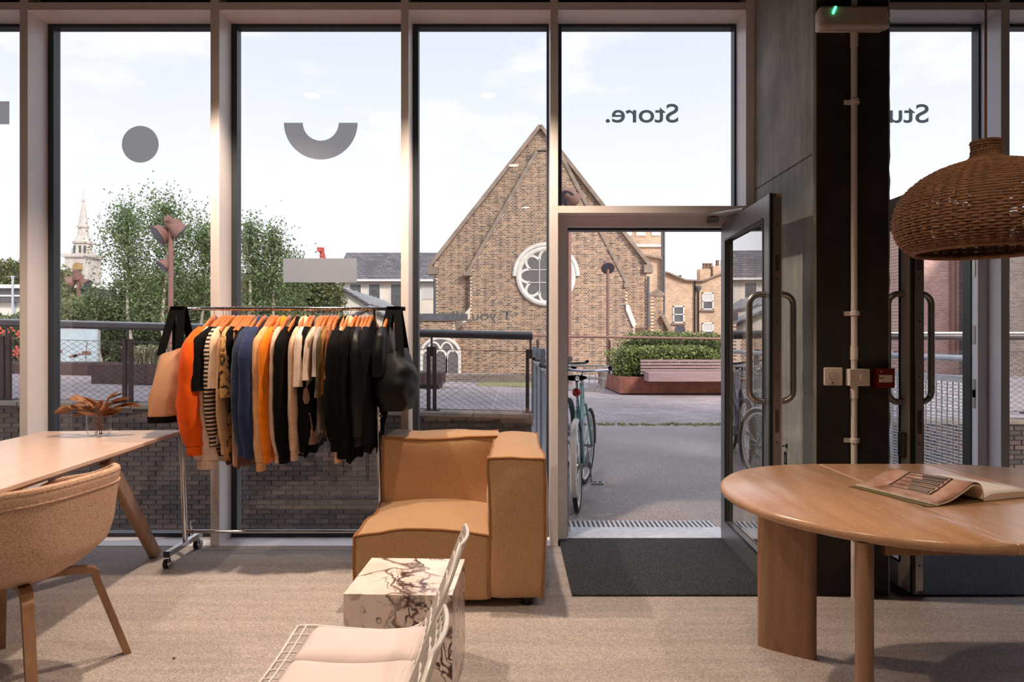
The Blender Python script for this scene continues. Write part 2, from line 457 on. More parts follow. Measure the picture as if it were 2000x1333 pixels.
c = MB(); c.tube([(1.30, 4.44, 2.085), (1.22, 4.30, 2.092), (1.36, 4.02, 2.078)], .007, 6).box(1.27, 1.34, 4.42, 4.45, 2.07, 2.10)
obj('closer_arm', c, MT['steel'], s1, w=True)

MT['leaf_dark'] = M('anthracite coated aluminium', S(104, 106, 114), .34, .25, .06, 3)
MT['leaf_light'] = M('pale coated aluminium', S(196, 182, 172), .42, .1, .06, 3)
def leaf(n, hx, yh, label, dark_left, rz=0):
    t = thing('door_%d' % n, label, 'door', (hx, yh, 0), rz, kind='structure')
    W, H, T = .965, 2.06, .062
    a, i = MB(), MB()
    z0, z1, st, br, tr = .012, H, .112, .135, .115
    xo = (0, T)
    for y0, y1, za, zb in ((0, -.10, z0, z1), (-W + st, -W, z0, z1), (-.10, -W + st, z0, z0 + br), (-.10, -W + st, z1 - tr, z1)):
        ylo, yhi = min(y0, y1), max(y0, y1)
        (a if dark_left else i).box(0, T * .52, ylo, yhi, za, zb)
        (i if dark_left else a).box(T * .52, T, ylo, yhi, za, zb)
    obj('outer_frame', a, MT['leaf_dark'], t, bevel=.002)
    obj('inner_frame', i, MT['leaf_light'], t, bevel=.002)
    obj('glass_pane', MB().box(T * .35, T * .62, -W + st - .01, -.09, z0 + br - .01, z1 - tr + .01), MT['pane'], t)
    g = MB()
    for q in (-.004, T - .002):
        g.box(q, q + .006, -W + st - .012, -W + st + .002, z0 + br, z1 - tr); g.box(q, q + .006, -.112, -.098, z0 + br, z1 - tr)
        g.box(q, q + .006, -W + st, -.1, z0 + br - .006, z0 + br + .006); g.box(q, q + .006, -W + st, -.1, z1 - tr - .006, z1 - tr + .006)
    g.box(-.003, .010, -W - .008, -W + .012, z0, z1)
    obj('gasket', g, MT['black_plastic'], t)
    e = obj('lock_edge', MB().box(.016, T - .008, -W - .005, -W, z0 + .02, z1 - .02), MT['steel'], t)
    sm = MB()
    for z in (.16, .5, .78, 1.12, 1.4, 1.62, 1.9): sm.lathe([(.006, 0), (.006, .003)], (T * .55, -W - .0045, z), 8, Matrix.Rotation(R(90), 4, 'X'))
    sm.box(T * .42, T * .72, -W - .009, -W - .004, .83, .95).box(T * .42, T * .72, -W - .009, -W - .004, 1.66, 1.74)
    obj('bolt', sm, MT['rail_dark'], e)
    for s in (-1, 1):
        xs = 0 if s < 0 else T; xe = xs + s * .082; r = .055; yy = -W + .075
        pts = [(xs, yy, 1.545)] + arc((xe - s * r, yy, 1.545 - r), r, R(90), R(90 - 90 * s) if s > 0 else R(180), 6) + arc((xe - s * r, yy, .985 + r), r, R(0) if s > 0 else R(180), R(-90) if s > 0 else R(270), 6) + [(xs, yy, .985)]
        obj('pull_handle', MB().tube(pts, .0165, 12), MT['steel'], t, smooth=True)
    return t
leaf(1, 1.368, 4.47, 'open glazed door leaf with dark grey frame and steel D handles', True, R(-2.6))
d2 = leaf(2, 2.03, 4.43, 'open glazed door leaf with pale frame, right of the concrete column', False)
obj('thumb_turn', MB().box(-.025, 0, -.965 + .04, -.965 + .09, .70, .83), MT['rail_dark'], d2, bevel=.008)

# concrete column
cm = MB()
def colf(i, nn, seed):
    return .004 * mnoise.noise(Vector((seed, i * .35, 0)))
nz_ = 60
x0, x1, y0, y1 = 1.538, 1.928, 3.476, 4.44
ring = []
for i in range(nz_ + 1):
    z = ZC * i / nz_
    j = [colf(i * 3, nz_, s) for s in (1.3, 5.1)]
    ring += [(x0 + j[0] * .6, y1, z), (x0 + j[0], y0 + .008, z), (x0 + .010, y0, z), (x1 - .010 + j[1] * 2, y0, z), (x1 + j[1] * 2, y0 + .008, z), (x1, y1, z)]
fs = []
for i in range(nz_):
    for k in range(6):
        l = (k + 1) % 6
        fs.append((i * 6 + k, i * 6 + l, (i + 1) * 6 + l, (i + 1) * 6 + k))
fs += [(0, 1, 2, 3, 4, 5), tuple(nz_ * 6 + k for k in range(6))]
cm.add(ring, fs)
colo = struct('column', cm, MT['concrete'], 'bare concrete column with vertical streaks and shade-darkened front beside the door', 'column')
jl = MB()
jl.box(1.5345, 1.5385, 3.50, 4.40, 2.255, 2.259)
obj('formwork_joint', jl, MT['ceiling'], colo)
MT['shaded_concrete'] = M('shade-darkened concrete', S(50, 44, 42), .85, 0, .35, 5, .4, 30)  # near-black colour paints shade onto the unlit front of the grey column
obj('painted_shade_front', MB().box(x0 + .013, x1 - .012, y0 - .0015, y0 + .01, 0, ZC), MT['shaded_concrete'], colo)

# outside ground: asphalt bridge over the lightwell, plaza beyond
def zpl(X): return max(0.0, -.025 * (X - .33))
struct('ground_walkway', MB().box(.30, 3.55, 4.60, 10.6, -.25, -.004), MT['asphalt'], 'grey asphalt walkway outside the open door', 'walkway')
def plaza(u, v):
    X = -45 + 90 * u; Y = 10.62 + 40 * v
    return Vector((X, Y, zpl(X) - .004 - .02 * max(0, Y - 22)))
struct('ground_plaza', MB().grid(plaza, 61, 12), MT['paving'], 'clay paved plaza beyond the railing', 'plaza', smooth=True)
struct('ground_lightwell', MB().box(-16, 12, 4.6, 10.7, -3.6, -3.4), MT['asphalt'], 'sunken yard floor below the windows', 'ground')
struct('ground_far', MB().box(-300, 300, 50, 500, -2.6, -2.4), MT['paving'], 'distant ground beyond the plaza', 'ground')
MT['moss'] = M('moss and weeds', S(150, 142, 98), .95, 0, .4, 20)
ms_ = MB(); random.seed(3)
for i in range(260):
    X = random.uniform(.4, 3.5); Y = 10.6 + random.gauss(0, .06); h = random.uniform(.004, .03)
    ms_.ball((X, Y, 0), (random.uniform(.01, .05), random.uniform(.01, .04), h), 6, 4)
tag(obj('moss_strip', ms_, MT['moss']), 'thin strip of moss along the joint between asphalt and paving', 'moss', kind='stuff')

# ------------------------------------------------------------------ brick fields
_bmesh = {}
def unit_brick(w, h, d, mat):
    k = (round(w, 3), round(h, 3), round(d, 3), mat.name)
    if k not in _bmesh:
        me = bpy.data.meshes.new('brick')
        c = .004
        vs = [(x, y, z) for y, q in ((d, 0), (0, c)) for z in (-h / 2 + q, h / 2 - q) for x in (-w / 2 + q, w / 2 - q)]
        me.from_pydata(vs, [], [(0, 1, 5, 4), (1, 3, 7, 5), (3, 2, 6, 7), (2, 0, 4, 6), (4, 5, 7, 6)])
        me.materials.append(mat); _bmesh[k] = me
    return _bmesh[k]
def brick_field(parent, x0, x1, z0, z1, Y, inside, n_one, focus, m_one, m_all, bw=.225, bh=.075, mo=.010, depth=.022, flemish=True, base=None):
    """bricks on a wall that faces -Y at depth Y; inside(x, z) keeps a brick; the n_one nearest the focus become objects"""
    rnd = random.Random(int(x0 * 100) + int(Y * 10)); cells = []
    row = 0; z = z0
    while z + bh <= z1 + 1e-6:
        x = x0 - (0 if row % 2 == 0 else (bw * .75 if flemish else bw * .5)); k = row
        while x < x1:
            w = bw if (not flemish or k % 2 == 0) else bw / 2
            a, b = x + mo / 2, x + w - mo / 2
            if a >= x0 and b <= x1 and inside((a + b) / 2, z + bh / 2):
                cells.append(((a + b) / 2, z + bh / 2, b - a, bh - mo, rnd.uniform(0, .006)))
            x += w; k += 1
        z += bh; row += 1
    cells.sort(key=lambda c: (c[0] - focus[0]) ** 2 + (c[1] - focus[1]) ** 2)
    inv = WM[top_of(parent)].inverted()
    for c in cells[:n_one]:
        o = bpy.data.objects.new('brick', unit_brick(c[2], c[3], depth, m_one)); COL.objects.link(o)
        o.parent = parent; o.location = inv @ Vector((c[0], Y - depth - c[4], c[1]))
    mb = MB()
    for c in cells[n_one:]:
        w, h = c[2] / 2, c[3] / 2; y = Y - depth - c[4]; q = .004
        vs = [(c[0] + sx * w, Y, c[1] + sz * h) for sz in (-1, 1) for sx in (-1, 1)] + [(c[0] + sx * (w - q), y, c[1] + sz * (h - q)) for sz in (-1, 1) for sx in (-1, 1)]
        mb.add(vs, [(0, 1, 5, 4), (1, 3, 7, 5), (3, 2, 6, 7), (2, 0, 4, 6), (4, 5, 7, 6)])
    if mb.v:
        o = obj('brick_courses', mb, m_all, parent, w=True, fix=False); o['kind'] = 'stuff'
    return len(cells)
def sheet(poly, Y0, Y1):
    return MB().prism(poly, lambda u, v, t: (u, t, v), Y0, Y1)

# retaining wall of the sunken yard
def zc(X): return .15 + zpl(X)
YR = 10.66
rw = thing('retaining_wall', 'dark brick retaining wall below the plaza railing', 'wall', (-4, YR, 0))
obj('mortar_core', sheet([(-14, -3.5), (.33, -3.5), (.33, zc(.33) - .05), (-14, zc(-14) - .05)], YR, YR + .4), MT['dmortar'], rw, w=True)
brick_field(rw, -10.5, .33, -2.3, .5, YR, lambda x, z: z < zc(x) - .055, 300, (-3.4, -1.0), MT['dbrick_one'], MT['dbrick'], flemish=False, bh=.075)
X = -13.8; i = 0
while X < .3:
    X2 = min(.33, X + .44)
    m = MB().bar((X + .004, YR + .12, zc(X) - .02), (X2 - .004, YR + .12, zc(X2) - .02), .50, .065)
    obj('coping_stone', m, MT['coping'], rw, w=True, bevel=.012)
    X = X2
rw2 = thing('retaining_wall', 'low brown brick wall beyond the right hand mesh fence', 'wall', (7, YR, 0))
obj('mortar_core', sheet([(3.55, -3.5), (13, -3.5), (13, .0), (3.55, .0)], YR, YR + .4), MT['dmortar'], rw2, w=True)
brick_field(rw2, 3.55, 10.6, -1.9, 0, YR, lambda x, z: True, 120, (8, -.7), MT['dbrick_one'], MT['dbrick'], flemish=False)
obj('coping', MB().box(3.55, 13, YR - .05, YR + .4, 0, .06), MT['coping'], rw2, w=True, bevel=.01)

# plaza-edge railing with diamond wire net
YRail = 10.78
def railing(name, xa, xb, posts, label, h=1.22, r=.055, dark='rail_dark', net=True):
    t = thing(name, label, 'railing', (xa, YRail, zc(xa)))
    obj('top_rail', MB().tube([(xa, YRail, zc(xa) + h), (xb, YRail, zc(xb) + h)], r, 12), MT[dark], t, w=True, smooth=True)
    obj('cap_rail', MB().tube([(xa, YRail + .16, zc(xa) + h + .055), (xb, YRail + .16, zc(xb) + h + .055)], .022, 8), MT['steel'], t, w=True, smooth=True)
    for X in posts:
        z = zc(X)
        p = obj('post', MB().box(X - .075, X - .02, YRail - .03, YRail + .03, z, z + h - .2).box(X + .02, X + .075, YRail - .03, YRail + .03, z, z + h - .2), MT['rust_dark'], t, w=True)
        obj('bracket', MB().tube([(X, YRail, z + h - .35), (X, YRail, z + h)], .018, 8), MT[dark], p, w=True)
        obj('base_plate', MB().box(X - .13, X + .13, YRail - .08, YRail + .08, z, z + .02), MT['rust_dark'], p, w=True)
    if net:
        m = MB(); n = 0; s = .085
        for k in range(2):
            X = xa - 1.0
            while X < xb:
                sl = 1 if k else -1; a = (X, .04) if sl > 0 else (X + .95 / .62, .04); 
                b = (X + .95 / .62, .98) if sl > 0 else (X, .98)
                p0, p1 = [a[0], a[1]], [b[0], b[1]]
                if min(p0[0], p1[0]) >= xa and max(p0[0], p1[0]) <= xb:
                    m.bar((p0[0], YRail - .01, zc(p0[0]) + p0[1]), (p1[0], YRail - .01, zc(p1[0]) + p1[1]), .004, .004)
                X += s * 1.6
        for zz in (.04, .98): m.bar((xa, YRail - .01, zc(xa) + zz), (xb, YRail - .01, zc(xb) + zz), .009, .009)
        o = obj('wire_net', m, MT['rail_dark'], t, w=True); o['kind'] = 'stuff'
    return t
railing('plaza_railing', -13.5, px(1040, YRail), [px(-155, YRail), px(12, YRail), px(250, YRail), px(450, YRail), px(630, YRail), px(843, YRail), px(1036, YRail)], 'dark plaza railing with wire net above the retaining wall')
railing('plaza_railing', 3.62, 13, [4.4, 6.3, 8.2, 10.1], 'dark plaza railing on the right, seen beyond the second door')

# expanded-mesh fences along the bridge
def mesh_fence(X, ya, yb, label, side, panel='galv'):
    t = thing('mesh_fence', label, 'fence', (X, ya, 0))
    h = 1.14
    n = 4
    for i in range(n + 1):
        y = ya + (yb - ya) * i / n
        obj('post', MB().box(X - .03, X + .03, y - .012, y + .012, 0, h).prism([(y - .045, h), (y + .045, h), (y + .03, h + .07), (y - .03, h + .07)], lambda u, v, q: (q, u, v), X - .03, X + .03), MT['galv'], t, w=True)
    obj('top_rail', MB().tube([(X + side * .07, ya, h + .03), (X + side * .07, yb, h + .03)], .024, 10), MT['galv'], t, w=True, smooth=True)
    obj('edge_frame', MB().box(X - .02, X + .02, ya, yb, .98, 1.03).box(X - .02, X + .02, ya, yb, .05, .09), MT['galv'], t, w=True)
    m = MB(); z = .1
    while z < .97:
        m.bar((X, ya, z), (X, yb, z), .016, .006); z += .026
    y = ya
    while y < yb:
        m.box(X - .004, X + .004, y, y + .005, .1, .98); y += .07
    o = obj('expanded_mesh', m, MT[panel], t, w=True); o['kind'] = 'stuff'
    return t
mesh_fence(.345, 4.95, 10.5, 'grey expanded mesh fence on the left of the walkway, behind the bicycles', 1)
mesh_fence(3.45, 4.85, 10.5, 'pale expanded mesh fence seen through the second doorway', -1)

# drain grate outside the door
for gx0, gx1, lb in ((.40, 1.43, 'slotted steel drain grate outside the open door'), (2.05, 3.03, 'slotted steel drain grate outside the second door')):
    g = thing('drain_grate', lb, 'grate', (gx0, 4.75, 0))
    obj('channel', MB().box(gx0, gx1, 4.64, 4.92, -.02, .002), MT['rail_dark'], g, w=True)
    obj('kerb_bar', MB().box(gx0, gx1, 4.60, 4.72, 0, .013), MT['galv'], g, w=True)
    sl = MB().box(0, .018, 4.72, 4.90, .002, .012); first = None
    n = int((gx1 - gx0) / .034)
    for i in range(n):
        if first is None:
            first = obj('slat', MB().box(-.009, .009, -.09, .09, -.005, .005), MT['galv'], g); o = first
        else:
            o = first.copy(); COL.objects.link(o); o.parent = g
        o.location = (.017 + i * .034, .06, .006)

# ------------------------------------------------------------------ church
YC = 30.0
ch = thing('church', 'yellow brick church gable with round rose window', 'church', (px(1055, YC), YC, -2))
def poly(pts, Y): return [(px(x, Y), pz(y, Y)) for x, y in pts]
def inpoly(pl):
    def f(x, z):
        c = False; n = len(pl)
        for i in range(n):
            (xa, za), (xb, zb) = pl[i], pl[i - 1]
            if (za > z) != (zb > z) and x < (xb - xa) * (z - za) / (zb - za) + xa: c = not c
        return c
    return f
BOT = 780
Yo, Yi = YC + .35, YC
outer = poly([(848, BOT), (848, 512), (1055, 246), (1262, 512), (1268, BOT)], Yo)
inner = poly([(884, BOT), (884, 645), (918, 612), (918, 532), (1050, 296), (1092, 296), (1222, 555), (1222, 600), (1240, 636), (1240, BOT)], Yi)
rose_c = (px(1066, Yi), pz(540, Yi)); rose_r = 56 / F * Yi
gw = obj('gable_wall', sheet(outer, Yo, Yo + 6), MT['mortar'], ch, w=True)
# inner bay with a real round opening: ring of quads around the rose
def bay():
    m = MB(); m.prism(inner, lambda u, v, t: (u, t, v), Yi, Yo); return m
bw_ = obj('projecting_bay', bay(), MT['mortar'], ch, w=True)
fo, fi = inpoly(outer), inpoly(inner)
def hole(x, z): return (x - rose_c[0]) ** 2 + (z - rose_c[1]) ** 2 > (rose_r * 1.02) ** 2
goth = (px(858, Yi - .6), pz(660, Yi - .6))
brick_field(bw_, inner[0][0], inner[9][0], -1.0, 9.8, Yi, lambda x, z: fi(x, z) and hole(x, z), 300, (px(1000, Yi), pz(560, Yi)), MT['brick_one'], MT['brick'], mo=.024, depth=.014)
brick_field(gw, outer[0][0], outer[4][0], -1.0, 10.9, Yo, lambda x, z: fo(x, z) and not fi(x * Yi / Yo, 1.3 + (z - 1.3) * Yi / Yo), 300, (px(900, Yo), pz(480, Yo)), MT['brick_one'], MT['brick'], mo=.024, depth=.014)
def coping(pts, Y, d, th, name='coping', mat='coping'):
    for i in range(len(pts) - 1):
        a, b = P(*pts[i], Y), P(*pts[i + 1], Y)
        obj(name, MB().bar(a + Vector((0, .1, 0)), b + Vector((0, .1, 0)), d, th), MT[mat], ch, w=True, bevel=.02)
coping([(838, 523), (1055, 247), (1271, 523)], Yo, .6, .17)
coping([(912, 536), (1049, 296)], Yi, .35, .16)
coping([(1046, 292), (1095, 292)], Yi, .35, .14)
coping([(1092, 296), (1228, 560)], Yi, .35, .16)
for x0, x1, y in ((836, 856, 521), (1256, 1274, 518)):
    obj('kneeler', MB().box(px(x0, Yo), px(x1, Yo), Yo - .2, Yo + .3, pz(y + 16, Yo), pz(y, Yo)), MT['coping'], ch, w=True, bevel=.02)
for x0, x1, y in ((906, 922, 534), (1218, 1232, 557)):
    obj('kneeler', MB().box(px(x0, Yi), px(x1, Yi), Yi - .12, Yi + .2, pz(y + 5, Yi), pz(y - 3, Yi)), MT['coping'], ch, w=True)
for pl in ([(918, 601), (918, 622), (888, 648), (884, 640)], [(1222, 594), (1228, 596), (1242, 634), (1236, 640), (1222, 606)]):
    obj('weathering_stone', sheet(poly(pl, Yi), Yi - .10, Yi + .1), MT['stone'], ch, w=True)
# rose window
rw_t = obj('rose_window', MB().grid(lambda u, v: Vector((rose_c[0] + math.cos(2 * math.pi * u) * rose_r * (.86 + .16 * math.sin(math.pi * v)), Yi - .10 + .22 * (1 - v) if v < .5 else Yi - .10 + .22 * v - .11, rose_c[1] + math.sin(2 * math.pi * u) * rose_r * (.86 + .16 * math.sin(math.pi * v)))), 56, 5, cu=True), MT['stone'], ch, w=True, smooth=True)
rm = MB().tube([(rose_c[0] + math.cos(2 * math.pi * i / 56) * rose_r * .955, Yi - .05, rose_c[1] + math.sin(2 * math.pi * i / 56) * rose_r * .955) for i in range(56)], .115, 8, closed=True)
obj('ring', rm, MT['stone'], rw_t, w=True, smooth=True)
NL = 8
for k in range(NL):
    a0 = 2 * math.pi * (k + .5) / NL; a1 = 2 * math.pi * (k + 1.5) / NL; am = (a0 + a1) / 2
    pts = []
    for q in range(11):
        t_ = -1 + 2 * q / 10
        rr = rose_r * (.60 + .30 * (1 - abs(t_) ** 2.2)); an = am + t_ * (a1 - a0) / 2
        pts.append((rose_c[0] + math.cos(an) * rr, Yi - .03, rose_c[1] + math.sin(an) * rr))
    obj('foil', MB().tube(pts, .075, 6), MT['stone'], rw_t, w=True, smooth=True)
MT['leaded'] = M('dusty leaded glass', S(112, 108, 106), .35, 0, .25, 30, .3, 60)
obj('glazing', MB().lathe([(rose_r * .93, 0), (rose_r * .93, .05)], (rose_c[0], Yi - .0, rose_c[1]), 40, Matrix.Rotation(R(90), 4, 'X')), MT['leaded'], rw_t, w=True)
lb = MB()
for q in (-.22, .22):
    lb.bar((rose_c[0] + q * rose_r, Yi - .062, rose_c[1] - rose_r * .62), (rose_c[0] + q * rose_r, Yi - .062, rose_c[1] + rose_r * .62), .03, .03)
    lb.bar((rose_c[0] - rose_r * .62, Yi - .062, rose_c[1] + q * rose_r), (rose_c[0] + rose_r * .62, Yi - .062, rose_c[1] + q * rose_r), .03, .03)
obj('glazing_bars', lb, MT['stone'], rw_t, w=True)
hm = [(rose_c[0] + math.cos(a) * rose_r * 1.10, Yi - .08, rose_c[1] + math.sin(a) * rose_r * 1.10) for a in [math.pi * i / 28 for i in range(29)]]
obj('hood_mould', MB().tube(hm, .10, 6), MT['stone'], ch, w=True, smooth=True)
# low aisle in front with tracery window
Ya = YC - 1.0
ai = sheet(poly([(800, BOT), (800, 626), (888, 626), (888, BOT)], Ya), Ya, Ya + 2.0)
aw = obj('aisle_wall', ai, MT['mortar'], ch, w=True)
brick_field(aw, px(800, Ya), px(888, Ya), -1.0, pz(626, Ya), Ya, lambda x, z: True, 0, (0, 0), MT['brick_one'], MT['brick'], mo=.024, depth=.014)
obj('lead_coping', MB().box(px(798, Ya), px(912, Ya), Ya - .12, Ya + .6, pz(626, Ya), pz(613, Ya)), MT['lead'], ch, w=True)
aw2 = obj('aisle_wall', sheet(poly([(700, BOT), (700, 655), (800, 655), (800, BOT)], Ya), Ya, Ya + 2.0), MT['mortar'], ch, w=True)
brick_field(aw2, px(700, Ya), px(800, Ya), -1.0, pz(655, Ya), Ya, lambda x, z: True, 0, (0, 0), MT['brick_one'], MT['brick'], mo=.024, depth=.014)
obj('lead_coping', MB().box(px(698, Ya), px(800, Ya), Ya - .12, Ya + .6, pz(655, Ya), pz(648, Ya)), MT['lead'], ch, w=True)
Yg = Ya - .03
gx0, gx1, gsp, gtop, gbot = px(823, Yg), px(897, Yg), pz(690, Yg), pz(661, Yg), pz(738, Yg)
gmx = (gx0 + gx1) / 2
def gotharch(x0, x1, zs, zt, n=10):
    m_ = (x0 + x1) / 2; out = []
    for i in range(n + 1):
        t_ = i / n; out.append((x0 + (m_ - x0) * (1 - math.cos(t_ * math.pi / 2)) , zs + (zt - zs) * math.sin(t_ * math.pi / 2)))
    return out + [(x0 + x1 - a, b) for a, b in out[::-1][1:]]
ga = gotharch(gx0, gx1, gsp, gtop)
gt = obj('tracery_window', MB().tube([(gx0, Yg, gbot)] + [(a, Yg, b) for a, b in ga] + [(gx1, Yg, gbot)], .075, 6), MT['stone'], ch, w=True)
obj('glazing', sheet([(gx0, gbot), *ga, (gx1, gbot)], Yg - .01, Yg + .02), MT['leaded'], gt, w=True)
w3 = (gx1 - gx0) / 3
for k in range(3):
    a, b = gx0 + k * w3, gx0 + (k + 1) * w3
    obj('light_arch', MB().tube([(a, Yg - .02, gbot)] + [(p, Yg - .02, q) for p, q in gotharch(a, b, gsp - .25, gsp + .12, 6)] + [(b, Yg - .02, gbot)], .055, 6), MT['stone'], gt, w=True)
for k in range(2):
    a, b = gx0 + (k + .5) * w3, gx0 + (k + 1.5) * w3
    obj('tracery_arch', MB().tube([(p, Yg - .02, q) for p, q in gotharch(a, b, gsp + .02, gsp + .45, 6)], .045, 6), MT['stone'], gt, w=True)
obj('drainpipe', MB().tube([P(849, 545, Yo - .1), P(849, 640, Yo - .1)], .06, 8), MT['lead'], ch, w=True)
obj('drainpipe', MB().tube([P(1266, 540, Yo - .1), P(1266, 640, Yo - .1)], .06, 8), MT['lead'], ch, w=True)
# tower behind
MT['tower'] = brickwall_mat('tower brick', S(212, 178, 148), S(176, 144, 120), S(224, 206, 184))
Yt = 38.0
obj('tower', MB().box(px(1190, Yt), px(1299, Yt), Yt, Yt + 5, -2, pz(436, Yt)), MT['tower'], ch, w=True)
obj('string_course', MB().box(px(1186, Yt), px(1300, Yt), Yt - .12, Yt, pz(483, Yt), pz(478, Yt)), MT['stone'], ch, w=True)
for x in (1216, 1242, 1272):
    obj('window_stone', MB().box(px(x, Yt), px(x + 18, Yt), Yt - .05, Yt + .05, pz(461, Yt), pz(440, Yt)), MT['stone'], ch, w=True)
obj('side_block', MB().prism(poly([(1240, BOT), (1240, 494), (1292, 505), (1292, BOT)], 35.5), lambda u, v, t: (u, t, v), 35.5, 37.9), MT['tower'], ch, w=True)
obj('coping', MB().bar(P(1250, 497, 35.4), P(1292, 505, 35.4), .3, .1), MT['coping'], ch, w=True)
for x in (1293, 1297): obj('drainpipe', MB().tube([P(x, 440, 35.3), P(x, 640, 35.3)], .055, 8), MT['lead'], ch, w=True)
Yp = 31.5
pr = obj('pier', MB().box(px(1271, Yp), px(1295, Yp), Yp, Yp + .6, -2, pz(578, Yp)), MT['mortar'], ch, w=True)
brick_field(pr, px(1270, Yp), px(1296, Yp), -1, pz(578, Yp), Yp, lambda x, z: True, 0, (0, 0), MT['brick_one'], MT['brick'], mo=.024, depth=.014)
obj('pier_cap', MB().box(px(1268, Yp), px(1297, Yp), Yp - .08, Yp + .7, pz(578, Yp), pz(572, Yp)).prism(poly([(1270, 572), (1284, 565), (1296, 572)], Yp), lambda u, v, t: (u, t, v), Yp - .05, Yp + .6), MT['coping'], ch, w=True)
MT['tile'] = M('brown roof tile', S(126, 98, 84), .8, 0, .2, 5)
for r_ in range(4):
    for c_ in range(4):
        x = 1242 + c_ * 7.0 - r_ * 1.2; y = 621 + r_ * 8
        obj('roof_tile', MB().bar(P(x, y + 8, 30.6 - r_ * .12), P(x + 7, y + 7, 30.6 - r_ * .12), .04, .20), MT['tile'], ch, w=True)
obj('raking_coping', MB().bar(P(1293, 616, 31.4), P(1320, 668, 31.4), .3, .16), MT['coping'], ch, w=True)
obj('ramped_wall', sheet(poly([(1293, 616), (1316, 660), (1316, BOT), (1293, BOT)], 31.6), 31.6, 32), MT['coping'], ch, w=True)

# terraced house
Yh = 46.0
hs = thing('terraced_house', 'terraced brick house with butterfly roofline and white sash windows', 'house', (px(1355, Yh), Yh, -2))
MT['housebrick'] = brickwall_mat('house brick', S(224, 190, 158), S(190, 154, 126), S(228, 210, 186))
obj('wall', sheet(poly([(1290, BOT), (1290, 530), (1305, 534), (1338, 548), (1372, 549), (1392, 541), (1440, 522), (1440, BOT)], Yh), Yh, Yh + 6), MT['housebrick'], hs, w=True)
for a, b in (((1290, 530), (1305, 534)), ((1305, 534), (1338, 548)), ((1338, 548), (1372, 549)), ((1372, 549), (1392, 541)), ((1392, 541), (1440, 522))):
    obj('parapet_coping', MB().bar(P(*a, Yh), P(*b, Yh), .5, .10), MT['coping'], hs, w=True)
MT['sash'] = M('white painted sash', S(238, 234, 230), .5, 0, .03, 4)
MT['farglass'] = M('dark window glass', S(96, 96, 98), .12, 0, .3, 2)
MT['curtain'] = M('net curtain', S(206, 202, 198), .8, 0, .2, 40, stretch=(6, 1, .3))
for i, (x, y, cu) in enumerate(((1314, 598, 0), (1371, 572, 1), (1371, 631, 1))):
    X0, X1, Z0, Z1 = px(x, Yh), px(x + 22, Yh), pz(y + 33, Yh), pz(y, Yh)
    w_ = obj('window', MB().box(X0, X1, Yh - .06, Yh, Z0, Z0 + .07).box(X0, X1, Yh - .06, Yh, Z1 - .08, Z1).box(X0, X0 + .08, Yh - .06, Yh, Z0, Z1).box(X1 - .08, X1, Yh - .06, Yh, Z0, Z1).box(X0, X1, Yh - .06, Yh, (Z0 + Z1) / 2 - .03, (Z0 + Z1) / 2 + .03), MT['sash'], hs, w=True)
    obj('pane', MB().box(X0 + .05, X1 - .05, Yh - .03, Yh - .02, Z0 + .05, (Z0 + Z1) / 2), MT['farglass'], w_, w=True)
    obj('pane', MB().box(X0 + .05, X1 - .05, Yh - .03, Yh - .02, (Z0 + Z1) / 2, Z1 - .05), MT['curtain' if cu else 'farglass'], w_, w=True)
    obj('sill', MB().box(X0 - .1, X1 + .1, Yh - .15, Yh, Z0 - .12, Z0), MT['coping'], w_, w=True)
for x, y in ((1357, 550), (1364, 566)): obj('drainpipe', MB().tube([P(x, y, Yh - .1), P(x, 650, Yh - .1)], .05, 8), MT['black_plastic'], hs, w=True)
obj('rain_hopper', MB().lathe([(.08, -.25), (.2, 0), (.2, .15)], P(1364, 563, Yh - .15), 10), MT['lead'], hs, w=True)
obj('satellite_dish', MB().lathe([(.02, 0), (.26, .03), (.38, .10), (.36, .10), (.02, .02)], P(1327, 645, Yh - .7), 20, Matrix.Rotation(R(100), 4, 'X')), MT['lead'], hs, w=True, smooth=True)
for x0, x1, y0 in ((1371, 1392, 524), (1397, 1425, 518)):
    c_ = obj('chimney', MB().box(px(x0, Yh), px(x1, Yh), Yh + .5, Yh + 1.3, pz(556, Yh), pz(y0, Yh)), MT['housebrick'], hs, w=True)
    for q in range(3):
        X_ = px(x0 + 4 + q * (x1 - x0 - 8) / 2, Yh + .9); z_ = pz(y0, Yh)
        obj('chimney_pot', MB().lathe([(.14, 0), (.12, .35), (.15, .4), (.13, .42)], (X_, Yh + .9, z_), 10), MT['tile'], c_, w=True)
obj('roof_light', MB().prism(poly([(1322, 542), (1334, 535), (1336, 548)], Yh), lambda u, v, t: (u, t, v), Yh + .5, Yh + 1.5), MT['lead'], hs, w=True)

# cream building with slate roof
def slate():
    m, t, b = newmat('slate roof')
    br = t.nodes.new('ShaderNodeTexBrick'); c0 = t.nodes.new('ShaderNodeTexCoord'); s_ = t.nodes.new('ShaderNodeSeparateXYZ'); t.links.new(c0.outputs['Object'], s_.inputs[0])
    k_ = t.nodes.new('ShaderNodeCombineXYZ'); t.links.new(s_.outputs['X'], k_.inputs[0]); t.links.new(s_.outputs['Z'], k_.inputs[1]); t.links.new(k_.outputs[0], br.inputs['Vector'])
    br.inputs['Scale'].default_value = 1; br.inputs['Brick Width'].default_value = .5; br.inputs['Row Height'].default_value = .2; br.inputs['Mortar Size'].default_value = .015
    br.inputs['Color1'].default_value = S(128, 120, 122); br.inputs['Color2'].default_value = S(98, 92, 96); br.inputs['Mortar'].default_value = S(62, 58, 62)
    t.links.new(br.outputs[0], b.inputs['Base Color']); b.inputs['Roughness'].default_value = .7
    return m
MT['slate'] = slate()
MT['render'] = M('cream render', S(232, 220, 206), .9, 0, .1, .8)
Yb = 48.0
